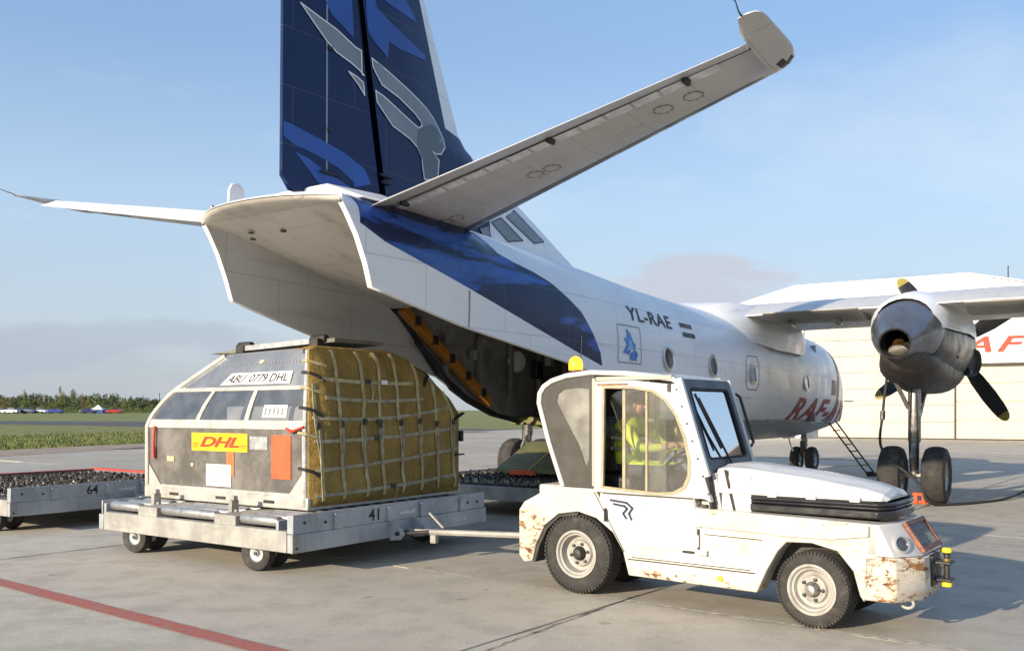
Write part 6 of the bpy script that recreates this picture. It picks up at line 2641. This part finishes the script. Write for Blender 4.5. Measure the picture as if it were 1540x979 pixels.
        b = MB()
        b.prism([(.50, .99), (.50, 1.90), (1.0, 1.70), (1.0, .99)] if far else [(.50, .99), (.50, 1.905), (.80, 1.87), (.92, 1.79), (.92, .99)], y0 + .036, y0 + .041)
        b.build('window_pane', M['window'], dr)
        b = MB()
        b.bb(.485, .515, y0 + .030, y0 + .046, .99, 1.905)
        b.bb(.725, .745, y0 + .018, y0 + .034, .985, 1.90)
        b.build('pane_edge', M['tug_rubber'], dr)
        b = MB()
        b.bb(.22, .99, y0 + .0, y1 - .0, 1.968, 2.004)
        b.build('header', M['tug_header'], root, bevel=.004)
    # screws along the pillar, handle, seams and hinges of the cab
    for k in range(7):
        q = Vector((1.04, -.0085, 1.88)).lerp(Vector((1.335, -.0085, 1.0)), k / 6)
        b = MB()
        b.lathe([(.010, 0), (.009, -.006), (0, -.007)], q, (0, 1, 0), 8)
        b.build('screw', M['darkmetal'], root)
    b = MB()
    b.bb(.325, .345, -.040, -.012, .70, .82)
    b.build('door_handle', M['black'], dlow, bevel=.005)
    for z in (.60, .80):
        b = MB()
        b.lathe([(.012, -.05), (.012, .05)], (1.243, -.016, z), (0, 0, 1), 8)
        b.build('door_hinge', M['tug_white'], dlow)
    for (xa, za, xb, zb) in ((.205, .955, .52, .44), (.30, .952, 1.19, .952), (1.26, .86, 1.26, .71), (.60, .40, 1.70, .40), (1.30, .66, 1.80, .655)):
        b = MB()
        b.bar((xa, -.0132 if za > .9 and xb > .6 else -.002, za), (xb, -.0132 if za > .9 and xb > .6 else -.002, zb), .006, .007)
        b.build('panel_seam', M['darkmetal'], root)
    b = MB()
    b.bar((.20, .0, 1.01), (.20, .0, 1.99), .03, .022, up=(0, 1, 0))
    b.build('door_post', M['tug_header'], root)
    b = MB()
    b.bb(.955, .985, -.022, -.009, 1.86, 1.925)
    b.build('hinge', M['darkmetal'], root)
    b = MB()
    b.bb(.24, .56, -.016, -.009, 1.925, 1.94)
    b.build('top_hinge', pm('rusty strip', (.24, .12, .05), .7, 0, .3, 20), root)
    # windscreen in its frame
    A = Vector((1.045, 0, 1.965))
    B = Vector((1.30, 0, 1.165))
    dwn = (B - A).normalized()
    nf = Vector((-dwn.z, 0, dwn.x))
    if nf.x < 0:
        nf = -nf
    Ls = (B - A).length

    def ws(y, s, e=0):
        q = A + dwn * s + nf * e
        return (q.x, y, q.z)
    y0, y1 = .055, WID - .055
    b = MB()
    tmp = MB()
    tmp.ring([(y0, 0), (y1, 0), (y1, Ls), (y0, Ls)], [(y0 + .10, .09), (y1 - .10, .09), (y1 - .075, .12), (y1 - .075, Ls - .15), (y1 - .10, Ls - .12), (y0 + .10, Ls - .12), (y0 + .075, Ls - .15), (y0 + .075, .12)], 0, .035, 'xy')
    b.add([ws(v[0], v[1], v[2] - .01) for v in tmp.v], tmp.f)
    wf = b.build('windscreen_frame', M['tug_frame'], root, bevel=.006)
    b = MB()
    b.add([ws(y0 + .07, .085, .008), ws(y1 - .07, .085, .008), ws(y1 - .07, Ls - .11, .008), ws(y0 + .07, Ls - .11, .008)], [(0, 1, 2, 3)])
    b.build('windscreen', M['screen'], wf)
    b = MB()
    rb = [(y0 + .10, .09), (y1 - .10, .09), (y1 - .075, .12), (y1 - .075, Ls - .15), (y1 - .10, Ls - .12), (y0 + .10, Ls - .12), (y0 + .075, Ls - .15), (y0 + .075, .12)]
    b.tube([ws(a, s, .022) for a, s in rb], .012, 6, closed=True)
    b.build('windscreen_rubber', M['seal'], wf)
    for y in (.02, WID - .02):
        b = MB()
        b.bar(ws(y, -.01, .0), ws(y, Ls + .03, .0), .07, .05, up=(0, 1, 0))
        b.build('pillar', M['tug_white'], root, bevel=.010)
    b = MB()
    b.tube([ws(.50, Ls - .04, .04), ws(.33, Ls - .36, .05), ws(.20, Ls - .66, .045)], .011, 6)
    wp = b.build('wiper', M['black'], root)
    b = MB()
    b.bar(ws(.36, Ls - .20, .045), ws(.16, Ls - .70, .04), .012, .02)
    b.build('wiper_blade', M['seal'], wp)
    # mirror seen through the screen
    b = MB()
    b.ell(ws(.36, .36, -.10), (.03, .07, .09), 12, 8)
    b.build('inside_mirror', M['white_decal'], root)
    # grab handle on the far pillar
    b = MB()
    b.tube([ws(WID + .03, .12, .02), ws(WID + .05, .16, .05), ws(WID + .05, Ls * .72, .05), ws(WID + .03, Ls * .76, .02)], .014, 8)
    b.build('grab_rail', M['black'], root)
    # ---- cab inside
    b = MB()
    b.bb(-.1, 1.28, .06, WID - .06, .86, .90)
    b.build('cab_floor', M['darkmetal'], root)
    b = MB()
    b.bb(.02, .48, .20, .78, .90, 1.10)
    b.build('seat', M['black'], root, bevel=.04)
    b = MB()
    b.box((.05, .49, 1.36), (.12, .54, .56), Matrix.Rotation(R(-9), 3, 'Y'))
    b.build('seat_back', M['black'], root, bevel=.04)
    b = MB()
    b.bb(1.06, 1.24, .1, WID - .1, .90, 1.20)
    b.build('dashboard', M['darkmetal'], root, bevel=.03)
    b = MB()
    c = Vector((.86, .49, 1.28))
    ax = Vector((.55, 0, -.83)).normalized()
    e1 = Vector((0, 1, 0))
    e2 = ax.cross(e1)
    b.tube([c + (e1 * math.cos(2 * PI * k / 24) + e2 * math.sin(2 * PI * k / 24)) * .19 for k in range(24)], .014, 8, closed=True)
    b.tube([c - e1 * .18, c, c + e1 * .18], .012, 6)
    b.tube([c, c + ax * .32], .022, 8)
    b.build('steering_wheel', M['black'], root)
    b = MB()
    b.tube([(.30, .09, 1.86), (.42, .10, 1.55), (.52, .12, 1.30)], .010, 6)
    b.build('seat_belt', M['black'], root)
    # ---- beacon
    bx, by, bz = -.20, .30, 2.022
    b = MB()
    b.lathe([(.085, 0), (.085, .035), (.07, .05), (.07, .065)], (bx, by, bz), (0, 0, 1), 24)
    bc = b.build('beacon_base', pm('brown beacon base', (.10, .035, .015), .4), root)
    b = MB()
    b.lathe([(.068, 0), (.070, .05), (.064, .09), (.045, .12), (.015, .134), (0, .136)], (bx, by, bz + .065), (0, 0, 1), 24)
    b.build('beacon_lens', M['amber'], bc)
    # ---- wheels
    tyre((0, .125, .37), .74, .235, (0, 1, 0), root, 'rear_wheel', .205, .085, M['darkmetal'], 6)
    tyre((0, WID - .125, .37), .74, .235, (0, -1, 0), root, 'rear_wheel', .205, .085, M['darkmetal'], 6)
    st = R(5)
    fx = (math.sin(st), math.cos(st), 0)
    tyre((2.21, .10, .302), .604, .19, fx, root, 'front_wheel', .185, .045, M['steel'], 5)
    tyre((2.21, WID - .10, .302), .604, .19, (-fx[0], -fx[1], 0), root, 'front_wheel', .185, .045, M['steel'], 5)
    b = MB()
    b.tube([(0, .2, .37), (0, WID - .2, .37)], .06, 10)
    b.tube([(2.21, .2, .30), (2.21, WID - .2, .30)], .045, 10)
    b.build('axle', M['darkmetal'], root)
    # ---- couplings
    b = MB()
    b.bb(-.74, -.64, .42, .60, .30, .48)
    b.bb(-.86, -.74, .42, .60, .30, .34)
    b.bb(-.86, -.74, .42, .60, .44, .48)
    b.build('rear_coupling', M['darkmetal'], root, bevel=.006)
    b = MB()
    b.bb(2.975, 2.995, .38, .63, .36, .60)
    b.bb(2.985, 3.11, .43, .58, .40, .42)
    b.bb(2.985, 3.11, .43, .58, .53, .55)
    cp = b.build('front_coupling', M['darkmetal'], root, bevel=.004)
    b = MB()
    b.lathe([(.022, 0), (.022, .24), (.034, .25), (.034, .28)], (3.07, .505, .36), (0, 0, 1), 12)
    b.build('coupling_pin', M['darkmetal'], cp)
    for z in (.40, .55):
        b = MB()
        b.lathe([(.03, 0), (.03, .018)], (3.07, .505, z), (0, 0, 1), 12)
        b.build('pin_collar', pm('brass collar', (.30, .20, .05), .4, .5), cp)
    for z in (.355, .615):
        b = MB()
        b.lathe([(.036, 0), (.038, .02), (.030, .035)], (3.07, .505, z), (0, 0, 1), 12)
        b.build('pin_cap', M['yellow_decal'], cp)
    b = MB()
    pts = [(2.87 + .045 * math.cos(2 * PI * k / 16), .16, .255 + .035 * math.sin(2 * PI * k / 16)) for k in range(16)]
    b.tube(pts, .012, 8, closed=True)
    b.build('towing_eye', M['rim_white'], root)
    return root


build_tractor()


# ================================================================== DRIVER
def build_driver():
    t = NT('driver clothing and skin')
    X, Y, Z = t.xyz()
    vest = t.mix(t.rng(t.noise(9, 4), .35, .65), (.42, .52, .03), (.55, .68, .05))
    c = t.mix(t.m('LESS_THAN', Z, .30), vest, (.03, .035, .05))
    hand = t.m('MULTIPLY', t.m('GREATER_THAN', X, .47), t.m('GREATER_THAN', Z, .32))
    c = t.mix(hand, c, (.48, .27, .18))
    c = t.mix(t.m('GREATER_THAN', Z, .735), c, (.48, .27, .18))
    mat = t.done(c, .65)
    loc = TUG + Vector((math.cos(TH), math.sin(TH))) * .27 + Vector((-math.sin(TH), math.cos(TH))) * .49
    # joints: seat level is z=.2, origin on the cab floor
    J = {'pel': (.0, 0, .27, .15), 'waist': (.0, 0, .42, .145), 'chest': (.04, 0, .58, .16), 'collar': (.06, 0, .70, .10), 'neck': (.075, 0, .765, .055), 'skull': (.10, 0, .84, .085), 'crown': (.11, 0, .91, .07)}
    E = [('pel', 'waist'), ('waist', 'chest'), ('chest', 'collar'), ('collar', 'neck'), ('neck', 'skull'), ('skull', 'crown')]
    for s_, n in ((-1, 'r'), (1, 'l')):
        J['sh' + n] = (.06, s_ * .17, .66, .075)
        J['el' + n] = (.26, s_ * .235, .45, .05)
        J['wr' + n] = (.48, s_ * .17, .47, .034)
        J['hd' + n] = (.55, s_ * .15, .49, .036)
        J['hip' + n] = (.07, s_ * .10, .24, .095)
        J['kn' + n] = (.46, s_ * .13, .26, .068)
        J['an' + n] = (.58, s_ * .13, .05, .045)
        J['to' + n] = (.72, s_ * .13, .03, .040)
        E += [('collar', 'sh' + n), ('sh' + n, 'el' + n), ('el' + n, 'wr' + n), ('wr' + n, 'hd' + n), ('pel', 'hip' + n), ('hip' + n, 'kn' + n), ('kn' + n, 'an' + n), ('an' + n, 'to' + n)]
        for k in range(4):
            J['f%s%d' % (n, k)] = (.60 + .01 * (k in (1, 2)), s_ * (.15 + (k - 1.5) * .021), .495 - .0 * k, .011)
            J['g%s%d' % (n, k)] = (.615, s_ * (.15 + (k - 1.5) * .02), .460, .009)
            E += [('hd' + n, 'f%s%d' % (n, k)), ('f%s%d' % (n, k), 'g%s%d' % (n, k))]
        J['th' + n] = (.565, s_ * .095, .475, .012)
        E += [('hd' + n, 'th' + n)]
    names = list(J)
    me = bpy.data.meshes.new('person')
    me.from_pydata([J[k][:3] for k in names], [(names.index(a), names.index(b)) for a, b in E], [])
    o = bpy.data.objects.new('person', me)
    COL.objects.link(o)
    o.location = (loc.x, loc.y, .90)
    o.rotation_euler = (0, 0, TH)
    me.materials.append(mat)
    sk = o.modifiers.new('skin', 'SKIN')
    sk.use_smooth_shade = True
    for i, k in enumerate(names):
        me.skin_vertices[0].data[i].radius = (J[k][3], J[k][3])
        me.skin_vertices[0].data[i].use_root = (k == 'pel')
    sb = o.modifiers.new('sub', 'SUBSURF')
    sb.levels = 2
    sb.render_levels = 2
    tag(o, 'person in a yellow hi-vis jacket seated at the tractor wheel', 'person')
    hair = pm('short brown hair', (.05, .035, .02), .8, 0, .3, 20)
    b = MB()
    b.ell((.085, 0, .895), (.105, .092, .085), 16, 10)
    b.build('hair', hair, o)
    b = MB()
    b.ell((.195, 0, .835), (.022, .014, .02), 8, 6)
    b.build('nose', mat, o)
    for s_ in (-1, 1):
        b = MB()
        b.ell((.183, s_ * .032, .86), (.010, .012, .008), 8, 6)
        b.build('eye', M['black'], o)
        b = MB()
        b.ell((.105, s_ * .088, .845), (.022, .010, .03), 8, 6)
        b.build('ear', mat, o)
    b = MB()
    b.ell((.178, 0, .795), (.012, .026, .006), 8, 6)
    b.build('mouth', pm('lips', (.35, .12, .1), .5), o)
    b = MB()
    for z in (.44, .54):
        b.tube([(.02 + .165 * math.cos(2 * PI * k / 20), .168 * math.sin(2 * PI * k / 20), z) for k in range(20)], .016, 6, closed=True)
    b.build('reflective_band', M['alu'], o)


build_driver()
